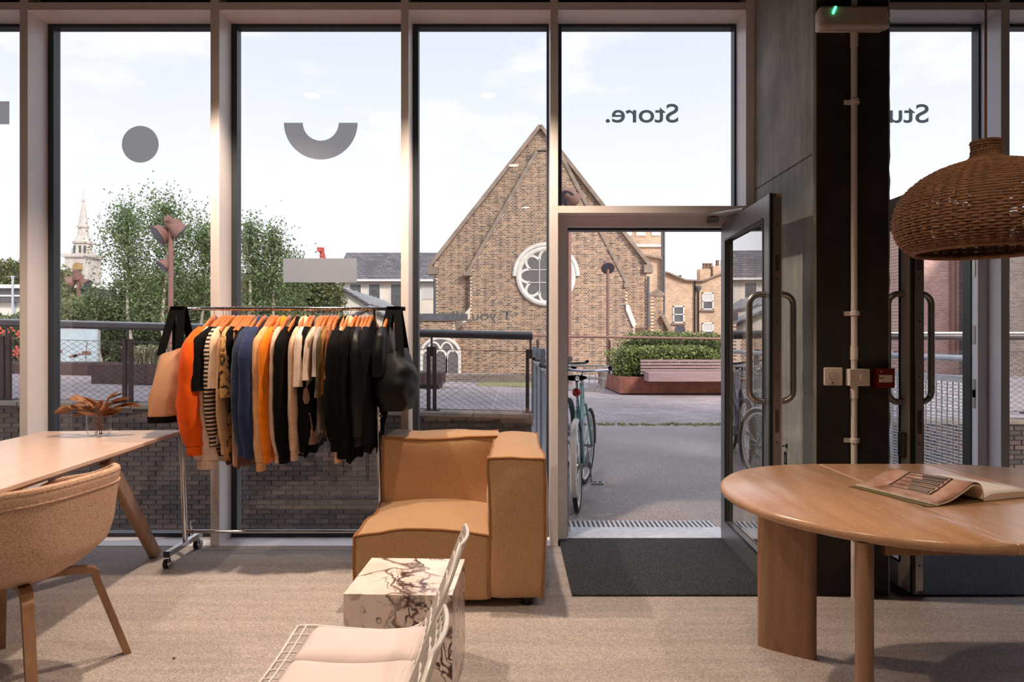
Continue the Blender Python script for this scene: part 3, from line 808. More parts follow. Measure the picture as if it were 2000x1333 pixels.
cb = thing('cream_building', 'long cream rendered building with slate roof behind the pavilions', 'building', (px(700, Yb), Yb, -2))
obj('wall', sheet(poly([(663, BOT), (663, 546), (900, 546), (900, BOT)], Yb), Yb, Yb + 8), MT['render'], cb, w=True)
rf = obj('roof', MB().prism([(Yb - .5, pz(549, Yb)), (Yb + 3.2, pz(549, Yb) + 2.4), (Yb + 8.5, pz(549, Yb))], lambda u, v, t: (t, u, v), px(655, Yb), px(905, Yb)), MT['slate'], cb, w=True)
obj('eaves_board', MB().box(px(655, Yb), px(905, Yb), Yb - .56, Yb - .48, pz(551, Yb), pz(547, Yb)), MT['sash'], cb, w=True)
for x, y in ((706, 521), (737, 521), (691, 536), (727, 536)):
    obj('roof_vent', MB().box(px(x, Yb), px(x + 5, Yb), Yb + 1.0 + (536 - y) * .07, Yb + 1.2 + (536 - y) * .07, pz(y, Yb) - .2, pz(y, Yb) + .12), MT['lead'], rf, w=True)
for i, (x0, x1, y0, y1) in enumerate(((684, 705, 556, 577), (721, 742, 556, 584), (764, 786, 556, 600), (827, 846, 555, 584), (790, 812, 556, 584))):
    w_ = obj('window', MB().box(px(x0 - 2, Yb), px(x1 + 2, Yb), Yb - .05, Yb, pz(y1 + 1, Yb), pz(y0 - 1, Yb)), MT['sash'], cb, w=True)
    obj('pane', MB().box(px(x0, Yb), px(x1, Yb), Yb - .07, Yb - .051, pz(y1, Yb), pz(y0, Yb)), MT['farglass' if i != 3 else 'curtain'], w_, w=True)
obj('downpipe', MB().tube([P(664, 548, Yb - .1), P(664, 640, Yb - .1)], .08, 6), MT['sash'], cb, w=True)
obj('upper_block', MB().box(px(812, 60), px(880, 60), 60, 66, 0, pz(498, 60)), MT['render'], cb, w=True)

def pavilion(ax, ay, lx, ly, rx, ry, Y, depth, shift, label):
    """gable facing the viewer; the ridge runs away and to the right"""
    t = thing('pavilion', label, 'pavilion', P(ax, 700, Y))
    A, L, Rr = P(ax, ay, Y), P(lx, ly, Y), P(rx, ry, Y)
    sh = Vector((shift, depth, 0))
    fl = lambda p: Vector((p.x, p.y, -1))
    m = MB(); m.add([A, L, fl(L), fl(Rr), Rr, A + sh, L + sh, fl(L) + sh, fl(Rr) + sh, Rr + sh], [(0, 1, 2, 3, 4), (9, 8, 7, 6, 5), (4, 3, 8, 9), (1, 6, 7, 2)])
    obj('wall', m, MT['render'], t, w=True)
    up = Vector((0, 0, .05)); ov = Vector((0, -.25, 0))
    for nm, E in (('left', L), ('right', Rr)):
        d = (E - A) * 1.06
        m = MB(); q = [A + up + ov, A + d + up + ov, A + d + sh + up, A + sh + up]
        m.add(q + [p + Vector((0, 0, .12)) for p in q], [(0, 1, 2, 3), (7, 6, 5, 4), (0, 4, 5, 1), (1, 5, 6, 2), (2, 6, 7, 3), (3, 7, 4, 0)])
        rr = obj('roof_slope', m, MT['slate'], t, w=True)
        n = 9
        for i in range(n):
            o_ = sh * (i / (n - 1)) + Vector((0, 0, .2))
            obj('roof_rib', MB().bar(A + o_, A + d + o_, .12, .06), MT['galv'], rr, w=True)
    return t
pavilion(672, 569, 622, 598, 722, 600, 36, 11.0, 0, 'small gabled pavilion with ribbed roof left of the church')
pavilion(722, 606, 640, 648, 792, 642, 33.5, 2.0, 0, 'lower gabled pavilion behind the clothes rail')

# right-hand buildings
MT['pinkbrick'] = brickwall_mat('pink brick', S(206, 164, 150), S(182, 136, 124), S(222, 200, 190))
MT['greybrick'] = brickwall_mat('grey brown brick', S(142, 126, 116), S(110, 98, 92), S(160, 148, 138))
Yr = 30.0
rb = thing('brick_building', 'pink brick building seen through the second doorway', 'building', (px(1950, Yr), Yr, -1))
obj('wall', MB().box(px(1780, Yr), px(2350, Yr), Yr, Yr + 8, -1, pz(430, Yr)), MT['pinkbrick'], rb, w=True)
obj('drainpipe', MB().tube([P(1862, 440, Yr - .2), P(1862, 690, Yr - .2)], .11, 10), MT['rust_pole'], rb, w=True, smooth=True)
obj('return_wall', MB().box(px(1970, Yr - 3), px(2300, Yr - 3), Yr - 3, Yr, -1, pz(440, Yr - 3)), MT['greybrick'], rb, w=True)
gb = thing('clad_building', 'grey clad building with small window left of the second door', 'building', (px(1745, 39), 39, -1))
obj('wall', MB().box(px(1660, 39), px(1778, 39), 39, 42, -1, pz(534, 39)), MT['greybrick'], gb, w=True)
obj('band', MB().box(px(1660, 39), px(1778, 39), 38.9, 42, pz(534, 39), pz(529, 39)), MT['render'], gb, w=True)
MT['clad'] = M('grey metal cladding', S(186, 184, 184), .5, .2, .08, 2)
for i in range(9):
    obj('cladding_panel', MB().box(px(1660 + i * 13, 39), px(1672 + i * 13, 39), 39, 42, pz(529, 39), pz(470, 39)), MT['clad'], gb, w=True)
w_ = obj('window', MB().box(px(1741, 39), px(1754, 39), 38.9, 39, pz(529, 39), pz(500, 39)), MT['sash'], gb, w=True)
obj('pane', MB().box(px(1743, 39), px(1750, 39), 38.86, 38.9, pz(526, 39), pz(503, 39)), MT['farglass'], w_, w=True)

# ------------------------------------------------------------------ plaza furniture
MT['slatwood'] = wood('weathered bench slat', S(150, 122, 122), S(176, 150, 148), .7, 'x')
Yq = 16.5
pl_ = thing('bench_planter', 'rust steel planter with slatted bench in front of the hedge', 'planter', (4, Yq, 0))
zt_ = pz(737, Yq)
m = MB(); q = [(px(1210, Yq), Yq, .03), (6.6, Yq, .03), (6.6, 20.4, .03), (px(1168, 20), 20, .03)]
m.add(q + [(a, b, zt_) for a, b, c in q], [(3, 2, 1, 0), (4, 5, 6, 7), (0, 1, 5, 4), (1, 2, 6, 5), (2, 3, 7, 6), (3, 0, 4, 7)])
obj('steel_box', m, MT['rust'], pl_, w=True, bevel=.01)
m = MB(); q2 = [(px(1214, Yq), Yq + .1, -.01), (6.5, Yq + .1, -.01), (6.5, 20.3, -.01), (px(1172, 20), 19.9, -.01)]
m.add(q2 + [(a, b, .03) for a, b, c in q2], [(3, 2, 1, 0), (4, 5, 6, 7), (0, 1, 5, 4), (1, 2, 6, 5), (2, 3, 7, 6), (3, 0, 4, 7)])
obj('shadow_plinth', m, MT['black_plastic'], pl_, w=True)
obj('bench_seat', MB().box(px(1262, 16.2), 6.3, 15.95, 16.5, pz(745, 16.2), pz(727, 16.2)), MT['slatwood'], pl_, w=True, bevel=.015)
for i in range(5):
    z1_ = pz(703 + i * 6, 16.6); obj('back_slat', MB().box(px(1250, 16.6), 6.3, 16.52 + i * -.01, 16.62 + i * -.01, z1_ - .055, z1_), MT['slatwood'], pl_, w=True, bevel=.008)

LEAF_G = [(0, S(70, 80, 42)), (.3, S(104, 116, 62)), (.6, S(142, 152, 88)), (.85, S(176, 182, 118)), (1, S(94, 100, 62))]
MT['hedge'] = island_mat('hedge leaves', LEAF_G, .6, bump=0, var=0, transl=.3)
BIRCH = [(0, S(76, 96, 58)), (.3, S(108, 130, 82)), (.6, S(138, 156, 106)), (.85, S(160, 172, 124)), (1, S(98, 112, 78))]
MT['birch'] = island_mat('birch leaves', BIRCH, .6, bump=0, var=0, transl=.4)
MT['olive'] = island_mat('shrub leaves', [(0, S(88, 98, 60)), (.5, S(126, 132, 84)), (1, S(160, 160, 108))], .7, bump=0, var=0, transl=.3)
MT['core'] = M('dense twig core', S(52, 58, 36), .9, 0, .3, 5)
MT['bark'] = M('pale birch bark', S(214, 200, 182), .8, 0, .3, 9, stretch=(1, 1, 4))
MT['brown_bark'] = M('brown bark', S(104, 88, 74), .9, 0, .2, 9)
def leaf_quad(mb, p, s, rnd):
    n = Vector((rnd.gauss(0, 1), rnd.gauss(0, 1), rnd.gauss(0, 1) + .5)).normalized()
    a = n.orthogonal().normalized(); a = Matrix.Rotation(rnd.uniform(0, 6.28), 3, n) @ a; b = n.cross(a)
    mb.add([p - a * s * .5, p + b * s * .28, p + a * s * .5 + n * s * .1, p - b * s * .28], [(0, 1, 2, 3)])
def leafbox(name, label, x0, x1, y0, y1, z0, z1, n, s, mat, seed, rough=.12, cat='hedge'):
    rnd = random.Random(seed); t = thing(name, label, cat, ((x0 + x1) / 2, (y0 + y1) / 2, z0))
    c = Vector(((x0 + x1) / 2, (y0 + y1) / 2, (z0 + z1) / 2)); h = Vector(((x1 - x0) / 2, (y1 - y0) / 2, (z1 - z0) / 2))
    def surf(d):
        e = (abs(d.x) ** 4 + abs(d.y) ** 4 + abs(d.z) ** 4) ** .25
        d = d / e
        k = 1 + rough * mnoise.noise(Vector((d.x * h.x * 2.2 + seed, d.y * h.y * 2.2, d.z * h.z * 2.2)))
        return Vector((d.x * h.x, d.y * h.y, d.z * h.z)) * k
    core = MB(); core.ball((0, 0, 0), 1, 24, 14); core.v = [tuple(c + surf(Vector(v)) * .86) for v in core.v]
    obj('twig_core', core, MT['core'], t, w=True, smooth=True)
    lv = MB()
    for i in range(n):
        d = Vector((rnd.gauss(0, 1) * (h.x ** .3), rnd.gauss(0, 1), rnd.gauss(0, 1)))
        d = Vector((rnd.uniform(-1, 1), rnd.uniform(-1, 1), rnd.uniform(-1, 1)))
        ax = rnd.choice((0, 0, 1, 1, 1, 2, 2, 2)); d[ax] = -1 if (ax == 1 or rnd.random() < .4) else 1
        leaf_quad(lv, c + surf(d) * rnd.uniform(.84, 1.06), s * rnd.uniform(.6, 1.3), rnd)
    o = obj('leaves', lv, mat, t, w=True, fix=False); o['kind'] = 'stuff'
    return t
leafbox('hedge', 'clipped green hedge behind the slatted bench', px(1197, 17.3), px(1402, 17.3), 16.75, 18.3, .38, pz(677, 17.3), 9000, .075, MT['hedge'], 5)
leafbox('hedge', 'taller dark green hedge behind the clipped one', px(1208, 19.2), px(1420, 19.2), 18.6, 19.9, .38, pz(650, 19.2), 5000, .075, MT['hedge'], 9)

# far railing behind the planter
YQ2 = 18.46
fr_ = thing('plaza_rail', 'thin brown handrail running between the two hedges', 'railing', (px(1035, YQ2), YQ2, 0))
obj('top_rail', MB().tube([P(1000, 655.5, YQ2), P(1500, 664, YQ2)], .034, 8), MT['rust_pole'], fr_, w=True, smooth=True)
for x in (1050, 1190, 1330, 1470): obj('post', MB().box(px(x, YQ2) - .03, px(x, YQ2) + .03, YQ2 - .03, YQ2 + .03, 0, 1.33), MT['rust_dark'], fr_, w=True)
lw = thing('low_wall', 'low brown wall at the foot of the church', 'wall', (px(930, 21), 21, 0))
obj('wall', MB().box(px(780, 21), px(1060, 21), 21, 21.4, -.1, .26), MT['greybrick'], lw, w=True)
obj('grass_verge', MB().box(px(820, 20.9), px(1060, 20.9), 19.2, 21, -.05, .03), MT['moss'], lw, w=True)

def box_planter(label, x0, x1, Y, d, y0, y1, seed, grass=True):
    X0, X1 = px(x0, Y), px(x1, Y); za, zb = pz(y1, Y), pz(y0, Y)
    t = thing('planter_box', label, 'planter', ((X0 + X1) / 2, Y, za))
    obj('steel_box', MB().box(X0, X1, Y, Y + d, za + .06, zb), MT['rust_dark'], t, w=True, bevel=.01)
    obj('plinth', MB().box(X0 + .08, X1 - .08, Y + .08, Y + d - .08, za - .1, za + .06), MT['black_plastic'], t, w=True)
    n = max(1, int((X1 - X0) / .9))
    obj('panel_joint', MB().box((X0 + X1) / 2 - .006, (X0 + X1) / 2 + .006, Y - .004, Y, za + .06, zb), MT['black_plastic'], t, w=True)
    return t
box_planter('dark rust planter box left of the rack, under the birches', 178, 392, 16.6, 1.4, 712, 756, 1)
box_planter('dark rust planter box at the far left edge', -120, 170, 19.5, 1.6, 710, 742, 2)
box_planter('dark rust planter box near the tracery window', 790, 862, 17.6, 1.2, 729, 757, 3)
gr = MB(); rnd = random.Random(4)
for i in range(420):
    a = rnd.uniform(0, 6.28); b = P(285, 712, 17.2) + Vector((rnd.gauss(0, .12), rnd.gauss(0, .12), 0)); L_ = rnd.uniform(.5, 1.0)
    tip = b + Vector((math.cos(a) * L_ * .75, math.sin(a) * L_ * .75, L_ * .5)); mid = (b + tip) / 2 + Vector((0, 0, .22))
    s_ = Vector((-math.sin(a), math.cos(a), 0)) * .012
    gr.add([b - s_, b + s_, mid + s_, mid - s_, tip], [(0, 1, 2, 3), (3, 2, 4)])
MT['grass'] = island_mat('pale ornamental grass', [(0, S(150, 148, 110)), (.5, S(182, 178, 140)), (1, S(202, 196, 160))], .8, bump=0, var=0)
tag(obj('grass_tuft', gr, MT['grass'], fix=False), 'pale tuft of ornamental grass in the planter under the birches', 'grass', kind='stuff')

# lamp posts
MT['lamp_glass'] = M('dark lamp glass', S(84, 84, 92), .2, 0, .2, 20)
def lamp_post(label, x, ytop, Y, heads, r=.075):
    b = Vector((px(x, Y), Y, 0)); zt = pz(ytop, Y)
    t = thing('lamp_post', label, 'lamp post', b)
    obj('pole', MB().tube([b, (b.x, Y, zt)], r, 12), MT['rust_pole'], t, w=True, smooth=True)
    for (hx, hy, dx, dy, dz, sz) in heads:
        c = P(hx, hy, Y); d = Vector((dx, dy, dz)).normalized()
        Mx = d.to_track_quat('Z', 'Y').to_matrix().to_4x4()
        h = obj('lamp_head', MB().lathe([(.05 * sz, -.42 * sz), (.13 * sz, -.40 * sz), (.15 * sz, -.22 * sz), (.24 * sz, -.08 * sz), (.27 * sz, .06 * sz), (.25 * sz, .06 * sz)], c, 18, Mx), MT['rust_pole'], t, w=True, smooth=True)
        obj('lens', MB().lathe([(.24 * sz, 0), (.24 * sz, .02)], c + d * .055 * sz, 18, Mx), MT['lamp_glass'], h, w=True)
        obj('arm', MB().tube([c - d * .2 * sz, (b.x, Y, c.z + .0)], .035, 8), MT['rust_pole'], h, w=True)
    return t
lamp_post('tall rust lamp post with four spot heads in front of the birches', 334, 430, 20.0, [(312, 459, -.6, -.6, -.55, 1.15), (351, 452, .7, .3, -.6, 1.0), (341, 440, .3, .8, -.5, .8), (319, 519, -.5, -.5, -.7, .75)])
lamp_post('small rust lamp post with three heads in front of the church spire', 154, 548, 34.0, [(137, 551, -.8, -.2, -.6, 1.1), (152, 541, 0, .5, -.8, 1.0), (169, 556, .8, -.1, -.55, 1.1)], .09)
lamp_post('rust lamp post with one round head in front of the church gable', 1187, 524, 20.2, [(1187, 523, 0, -.75, -.55, .75)], .045)
lamp_post('tall rust lamp post standing at the left jamb of the open door', 1112, 372, 20.6, [(1108, 386, -.3, -.7, -.6, 1.0), (1124, 392, .8, .2, -.5, .9)], .06)

# trees
def birch(label, x, ytop, Y, width, n, seed, lean=0, mat='birch', lo=.2):
    rnd = random.Random(seed); base = Vector((px(x, Y), Y, .1)); H = pz(ytop, Y) - .1
    t = thing('birch_tree', label, 'tree', base, group='birches beyond the railing')
    top = base + Vector((lean, 0, H))
    trunk = [base.lerp(top, k / 8) + Vector((.06 * math.sin(k + seed), .06 * math.cos(k * 1.3), 0)) for k in range(9)]
    obj('trunk', MB().tube(trunk, [.075 * (1 - k / 9.5) + .008 for k in range(9)], 8), MT['bark'], t, w=True, smooth=True)
    br = MB(); lv = MB(); nb = 46; per = n // nb
    for k in range(nb):
        u = lo + (1 - lo) * (k / nb) ** .8; o = base.lerp(top, u); a = rnd.uniform(0, 6.28)
        L_ = width * (.35 + .75 * math.sin(math.pi * min(1, (u - lo) / (1 - lo) * .78 + .2))) * rnd.uniform(.6, 1.1)
        if u > .85: L_ *= .5
        e_ = R(rnd.uniform(25, 60))
        d = Vector((math.cos(a) * math.cos(e_), math.sin(a) * math.cos(e_) * .7, math.sin(e_)))
        p1 = o + d * L_ * .55; p2 = o + d * L_ + Vector((0, 0, -.35 * L_))
        if u > .85: p2 = o + d * L_
        pts = spline([o, p1, p2], 5); br.tube(pts, [.018 * (1 - i / 11) for i in range(len(pts))], 4)
        for i in range(per):
            v = rnd.random() ** .7; q = pts[min(len(pts) - 1, int(v * len(pts)))]
            sp = .13 + .16 * v * width
            leaf_quad(lv, q + Vector((rnd.gauss(0, sp), rnd.gauss(0, sp), rnd.gauss(-.08, sp * 1.1))), rnd.uniform(.07, .14), rnd)
    obj('branches', br, MT['brown_bark'], t, w=True)
    o_ = obj('leaves', lv, MT[mat], t, w=True, fix=False); o_['kind'] = 'stuff'
    return t
birch('spreading birch with ragged crown, left of the tall lamp post', 258, 410, 26, 1.45, 6500, 1, -.25, lo=.25)
birch('full birch directly behind the tall lamp post', 322, 402, 25, 1.9, 8000, 2, .0)
birch('birch just right of the tall lamp post, beside the white mullion', 392, 448, 26, 1.7, 6500, 3, .2)
birch('slim pointed birch right of the white mullion', 484, 436, 25, 1.0, 4200, 4, .05, lo=.3)
birch('slim birch with forked top, left of the grey bar', 530, 452, 25.5, 1.15, 4600, 5, .1, lo=.3)
birch('low birch partly behind the grey bar', 568, 505, 27, 1.05, 4200, 6, .05)
birch('low birch beneath the clock of the church tower', 196, 568, 28, 1.0, 2600, 7, -.3, lo=.3)
def bush(label, x0, x1, y0, y1, Y, n, seed, mat='birch', s=.16, cat='shrub'):
    return leafbox('shrub', label, px(x0, Y), px(x1, Y), Y - 1.2, Y + 1.2, pz(y1, Y), pz(y0, Y), n, s, MT[mat], seed, .35, cat)
bush('broad olive green shrubs behind the billboard', 95, 240, 592, 720, 30, 5500, 21, 'olive', .17)
bush('dense green shrubs beneath the birches left of the rack', 225, 420, 545, 720, 29, 7000, 22, 'birch', .16)
bush('dense green shrubs behind the left half of the clothes rail', 440, 575, 545, 720, 29.5, 6000, 23, 'birch', .16)
bush('green shrubs between the birches and the pavilion', 560, 672, 540, 720, 31, 5500, 24, 'olive', .16)
bush('distant tree tops behind the station roof', -60, 60, 512, 600, 80, 3500, 25, 'olive', .4, 'trees')
bush('distant olive tree beside the church tower', 98, 150, 530, 640, 62, 2600, 26, 'olive', .32, 'trees')
bush('shrubs with red flowers at the far left edge', -60, 60, 615, 720, 24, 3500, 27, 'birch', .13)
fl_ = MB(); rnd = random.Random(8)
for i in range(90):
    c = P(rnd.uniform(-20, 45), rnd.uniform(640, 705), 22.7); fl_.ball(c, rnd.uniform(.03, .06), 6, 4)
MT['red_flower'] = M('red blossom', S(206, 92, 84), .7, 0, .2, 20)
tag(obj('red_blossoms', fl_, MT['red_flower']), 'scattered red blossoms on the shrubs at the far left', 'flowers', kind='stuff')

MT['spire_stone'] = M('grey white stone', S(204, 194, 184), .85, 0, .15, 1.5)
# church spire
Ys = 150.0; s_px = Ys / F
sp_ = thing('church_spire', 'pale stone church tower with clock and tall spire', 'church', (px(163, Ys), Ys, -2.4))
def stage(name, hw0, y0, hw1, y1, seg, mat='spire_stone'):
    c = P(163, 600, Ys); a = R(45) if seg == 4 else R(22.5); k = 1 / math.cos(math.pi / seg)
    return obj(name, MB().lathe([(hw0 * s_px * k, pz(y0, Ys) - c.z), (hw1 * s_px * k, pz(y1, Ys) - c.z)], c, seg, Matrix.Rotation(a, 4, 'Z')), MT[mat], sp_, w=True)
tw = stage('tower', 23, 699.5, 22, 505, 4)
stage('cornice', 27, 505, 27, 499, 4); stage('belfry', 15, 499, 14, 477, 8); stage('cornice', 17, 477, 17, 473, 8)
stage('drum', 15, 473, 10, 462, 8); stage('lantern', 9, 462, 8, 445, 8); stage('cornice', 10, 445, 10, 442, 8)
stage('spire', 8, 442, 1.6, 394, 8); stage('finial', 2.6, 394, 2.6, 389, 8); stage('vane_rod', .6, 389, .5, 370, 6)
for i, a in enumerate((-8, 3, 12)):
    obj('arch_opening', MB().box(px(163 + a - 2, Ys), px(163 + a + 2, Ys), Ys - 1.75, Ys - 1.55, pz(496, Ys), pz(482, Ys)), MT['lead'], sp_, w=True)
MT['clockface'] = M('gilded clock face', S(170, 140, 84), .5, 0, .3, 3)
obj('clock_face', MB().lathe([(9.5 * s_px, 0), (9.5 * s_px, .2)], P(152, 523, Ys - 2.6), 24, Matrix.Rotation(R(90), 4, 'X')), MT['clockface'], tw, w=True)
for x in (141, 185): obj('urn', MB().lathe([(.12, 0), (.3, .5), (.12, .9), (.25, 1.2), (.02, 1.6)], P(x, 498, Ys), 10), MT['spire_stone'], sp_, w=True)

# station canopy
Yk = 62.0
stn = thing('station_canopy', 'long white roofed station canopy at the far left', 'building', (px(0, Yk), Yk, -1))
obj('roof_edge', MB().box(px(-220, Yk), px(185, Yk), Yk, Yk + 4, pz(563, Yk), pz(556, Yk)), MT['sash'], stn, w=True)
obj('fascia', MB().box(px(-220, Yk), px(182, Yk), Yk + .4, Yk + 3.5, pz(590, Yk), pz(563, Yk)), MT['lead'], stn, w=True)
obj('fascia_band', MB().box(px(-220, Yk), px(182, Yk), Yk + .3, Yk + .4, pz(579, Yk), pz(576, Yk)), MT['sash'], stn, w=True)
obj('glass_wall', MB().box(px(-220, Yk), px(182, Yk), Yk + 1, Yk + 1.2, pz(640, Yk), pz(590, Yk)), MT['render'], stn, w=True)
for x in (-60, -20, 14, 36, 70, 100, 140): obj('column', MB().box(px(x, Yk), px(x, Yk) + .1, Yk + .8, Yk + 1, pz(746, Yk), pz(590, Yk)), MT['galv'], stn, w=True)
ms = thing('station_mast', 'pale steel mast rising above the station roof', 'mast', (px(25, 58), 58, -1))
obj('mast', MB().tube([P(25, 751.5, 58), P(25, 540, 58)], .09, 8), MT['galv'], ms, w=True)
obj('mast_head', MB().lathe([(.08, -.4), (.14, 0), (.1, .05)], P(25, 540, 58), 8), MT['galv'], ms, w=True)
obj('arm', MB().tube([P(12, 541, 58), P(31, 541, 58)], .025, 6), MT['galv'], ms, w=True)

# billboard
Yl = 22.0
bb = thing('billboard', 'pale blue poster panel beside the railing post', 'billboard', (px(150, Yl), Yl, 0))
MT['poster'] = M('pale blue poster print', S(190, 206, 212), .5, 0, .12, 2.5)
MT['poster_fig'] = M('brown printed figure', S(138, 100, 90), .5, 0, .3, 10)
obj('panel', MB().box(px(92, Yl), px(190, Yl), Yl, Yl + .08, pz(712, Yl), pz(645, Yl)), MT['poster'], bb, w=True)
obj('frame', MB().box(px(90, Yl), px(192, Yl), Yl + .01, Yl + .12, pz(645, Yl), pz(642, Yl)).box(px(190, Yl), px(192, Yl), Yl - .01, Yl + .12, pz(760, Yl), pz(642, Yl)), MT['galv'], bb, w=True)
fg = MB()
for a, b, w0 in (((168, 688), (168, 708), .05), ((168, 690), (171, 668), .05), ((160, 690), (178, 690), .12), ((158, 692), (136, 698), .07), ((150, 694), (144, 698), .1), ((107, 687), (122, 687), .1)):
    fg.bar(P(*a, Yl - .006), P(*b, Yl - .006), .008, w0, up=(0, 0, 1))
obj('printed_figure', fg, MT['poster_fig'], bb, w=True)

# tower cranes
MT['crane_red'] = M('red crane paint', S(190, 84, 74), .6, 0, .15, 3)
def crane(label, x, y, w_, h_, lean):
    Yx = 130.0; t = thing('tower_crane', label, 'crane', P(x, 620, Yx)); m = MB()
    A, B = P(x - w_ * .3, y + h_, Yx), P(x + w_ * .3, y + h_, Yx)
    for k in range(8):
        z0_ = P(x, y + h_ - k * h_ / 8, Yx).z; z1_ = P(x, y + h_ - (k + 1) * h_ / 8, Yx).z
        m.bar((A.x, Yx, z0_), (B.x, Yx, z1_), .18, .18).bar((B.x, Yx, z0_), (A.x, Yx, z1_), .18, .18)
    z_top = P(x, y, Yx).z
    for X_ in (A.x, B.x): m.bar((X_, Yx, -2.4), (X_, Yx, z_top), .25, .25)
    obj('mast', m, MT['crane_red'], t, w=True)
    obj('cab', MB().box(A.x - .5, A.x + .35, Yx - .6, Yx + .6, z_top - .8, z_top), MT['crane_red'], t, w=True)
    obj('jib', MB().bar(P(x, y + 2, Yx), P(x + lean, y + 6 if lean < 0 else y + h_, Yx), .5, .5), MT['crane_red'], t, w=True)
crane('red tower crane just above the grey bar', 629, 484, 10, 40, 9)
crane('small red tower crane above the slate roof', 768, 495, 8, 30, -14)

# ------------------------------------------------------------------ bicycles
MT['teal'] = M('pale teal frame paint', S(112, 158, 160), .3, .1, .05, 4, coat=.5)
MT['tyre_w'] = M('cream tyre', S(228, 224, 218), .6, 0, .05, 9)
MT['tyre_b'] = M('black tyre', S(30, 30, 32), .8, 0, .15, 30)
MT['saddle'] = M('black saddle', S(28, 28, 30), .45, 0, .1, 10)
MT['red_lens'] = M('red reflector', S(190, 40, 30), .2, 0, .1, 10)
def bicycle(label, loc, rz, paint, guard, steer, basket=True, black_bar=False, lean=0):
    t = thing('bicycle', label, 'bicycle', loc, rz)
    t.rotation_euler = (lean, 0, rz)
    r = .335; wb = 1.05; RW = Vector((0, 0, r + .012)); FW = Vector((wb, 0, r + .012))
    HB = Vector((.83, 0, .80)); HT = HB + Vector((-.05, 0, .12)); BB = Vector((.43, 0, .30)); ST = Vector((.30, 0, .78))
    rot = lambda p: HB + Matrix.Rotation(steer, 3, Vector((-.35, 0, 1)).normalized()) @ (Vector(p) - HB)
    idn = lambda p: Vector(p)
    def wheel(nm, c, f):
        ring = lambda rr, off=0: [f(c + Vector((math.cos(a) * rr, off, math.sin(a) * rr))) for a in [2 * math.pi * i / 36 for i in range(36)]]
        w_ = obj(nm, MB().tube(ring(r - .004), .018, 8, closed=True), MT['tyre_b'], t, smooth=True)
        obj('rim', MB().tube(ring(r - .032), .013, 6, closed=True), MT['tyre_w'], w_, smooth=True)
        sp = MB()
        for i in range(24):
            a = 2 * math.pi * i / 24
            sp.tube([f(c + Vector((0, .02 * (1 if i % 2 else -1), 0))), f(c + Vector((math.cos(a) * (r - .035), 0, math.sin(a) * (r - .035))))], .0016, 4)
        obj('spokes', sp, MT['chrome'], w_)
        obj('hub', MB().tube([f(c + Vector((0, -.05, 0))), f(c + Vector((0, .05, 0)))], .018, 10), MT['steel'], w_)
    wheel('rear_wheel', RW, idn); wheel('front_wheel', FW, rot)
    def guardpts(c, a0, a1, f): return [f(c + Vector((math.cos(a) * (r + .022), 0, math.sin(a) * (r + .022)))) for a in [a0 + (a1 - a0) * i / 18 for i in range(19)]]
    for c, a0, a1, f in ((RW, R(20), R(208), idn), (FW, R(-5), R(215), rot)):
        pts = guardpts(c, a0, a1, f); m = MB()
        side = (f(c + Vector((0, 1, 0))) - f(c))
        vs = []
        for i, p in enumerate(pts):
            out = (p - f(c)).normalized()
            vs += [p + side * .026 - out * .012, p + side * .014 + out * .004, p - side * .014 + out * .004, p - side * .026 - out * .012]
        fs = []
        for i in range(len(pts) - 1):
            for k in range(3): fs.append((i * 4 + k, i * 4 + k + 1, i * 4 + 5 + k, i * 4 + 4 + k))
        m.add(vs, fs); obj('mudguard', m, MT[guard], t, smooth=True, solid=.003)
    fm = MB()
    fm.tube([BB, ST], .017, 10).tube(spline([HB, (.62, 0, .50), BB], 6), .019, 10).tube(spline([HT, (.62, 0, .68), (.36, 0, .55)], 6), .015, 10).tube([HB - Vector((-.02, 0, .06)), HT], .02, 10)
    for s in (-1, 1):
        fm.tube([BB + Vector((-.03, s * .03, 0)), RW + Vector((0, s * .055, 0))], .010, 8).tube([ST + Vector((0, s * .015, -.04)), RW + Vector((0, s * .055, 0))], .009, 8)
    obj('frame', fm, MT[paint], t, smooth=True)
    fk = MB().tube([HT + Vector((-.01, 0, .02)), HB], .017, 8)
    for s in (-1, 1): fk.tube(spline([rot(HB + Vector((.01, s * .03, -.05))), rot(Vector((.93, s * .05, .55))), rot(FW + Vector((0, s * .055, 0)))], 5), .012, 8)
    obj('fork', fk, MT[paint], t, smooth=True)
    obj('seat_post', MB().tube([ST, ST + Vector((-.05, 0, .20))], .014, 10), MT['chrome'], t, smooth=True)
    sd = MB().grid(lambda u, v: Vector((.12 + .27 * (u - .5) * 1.0, 0, 0)) + Vector((0, (.018 + .075 * max(0, 1 - u * 1.5) ** .8) * math.cos(2 * math.pi * v), .022 * math.sin(2 * math.pi * v) + .018 * (1 - u) ** 2)) + Vector((.10, 0, 1.0)), 12, 12, cv=True)
    so = obj('saddle', sd, MT['saddle'], t, smooth=True, angle=180)
    so.data.update()
    obj('rear_light', MB().lathe([(.03, 0), (.033, .02), (.02, .03)], (.165, 0, .90), 14, Matrix.Rotation(R(-90), 4, 'Y')), MT['red_lens'], t)
    hs_ = HT + Vector((-.03, 0, .14))
    bars = [rot(hs_ + Vector(p)) for p in ((-.26, .30, .03), (-.10, .28, .01), (.03, .14, -.01), (.05, 0, -.02), (.03, -.14, -.01), (-.10, -.28, .01), (-.26, -.30, .03))]
    hb = obj('handlebar', MB().tube(spline(bars, 6), .012, 10).tube([HT, rot(hs_ + Vector((.05, 0, -.02)))], .014, 10), MT['saddle' if black_bar else 'chrome'], t, smooth=True)
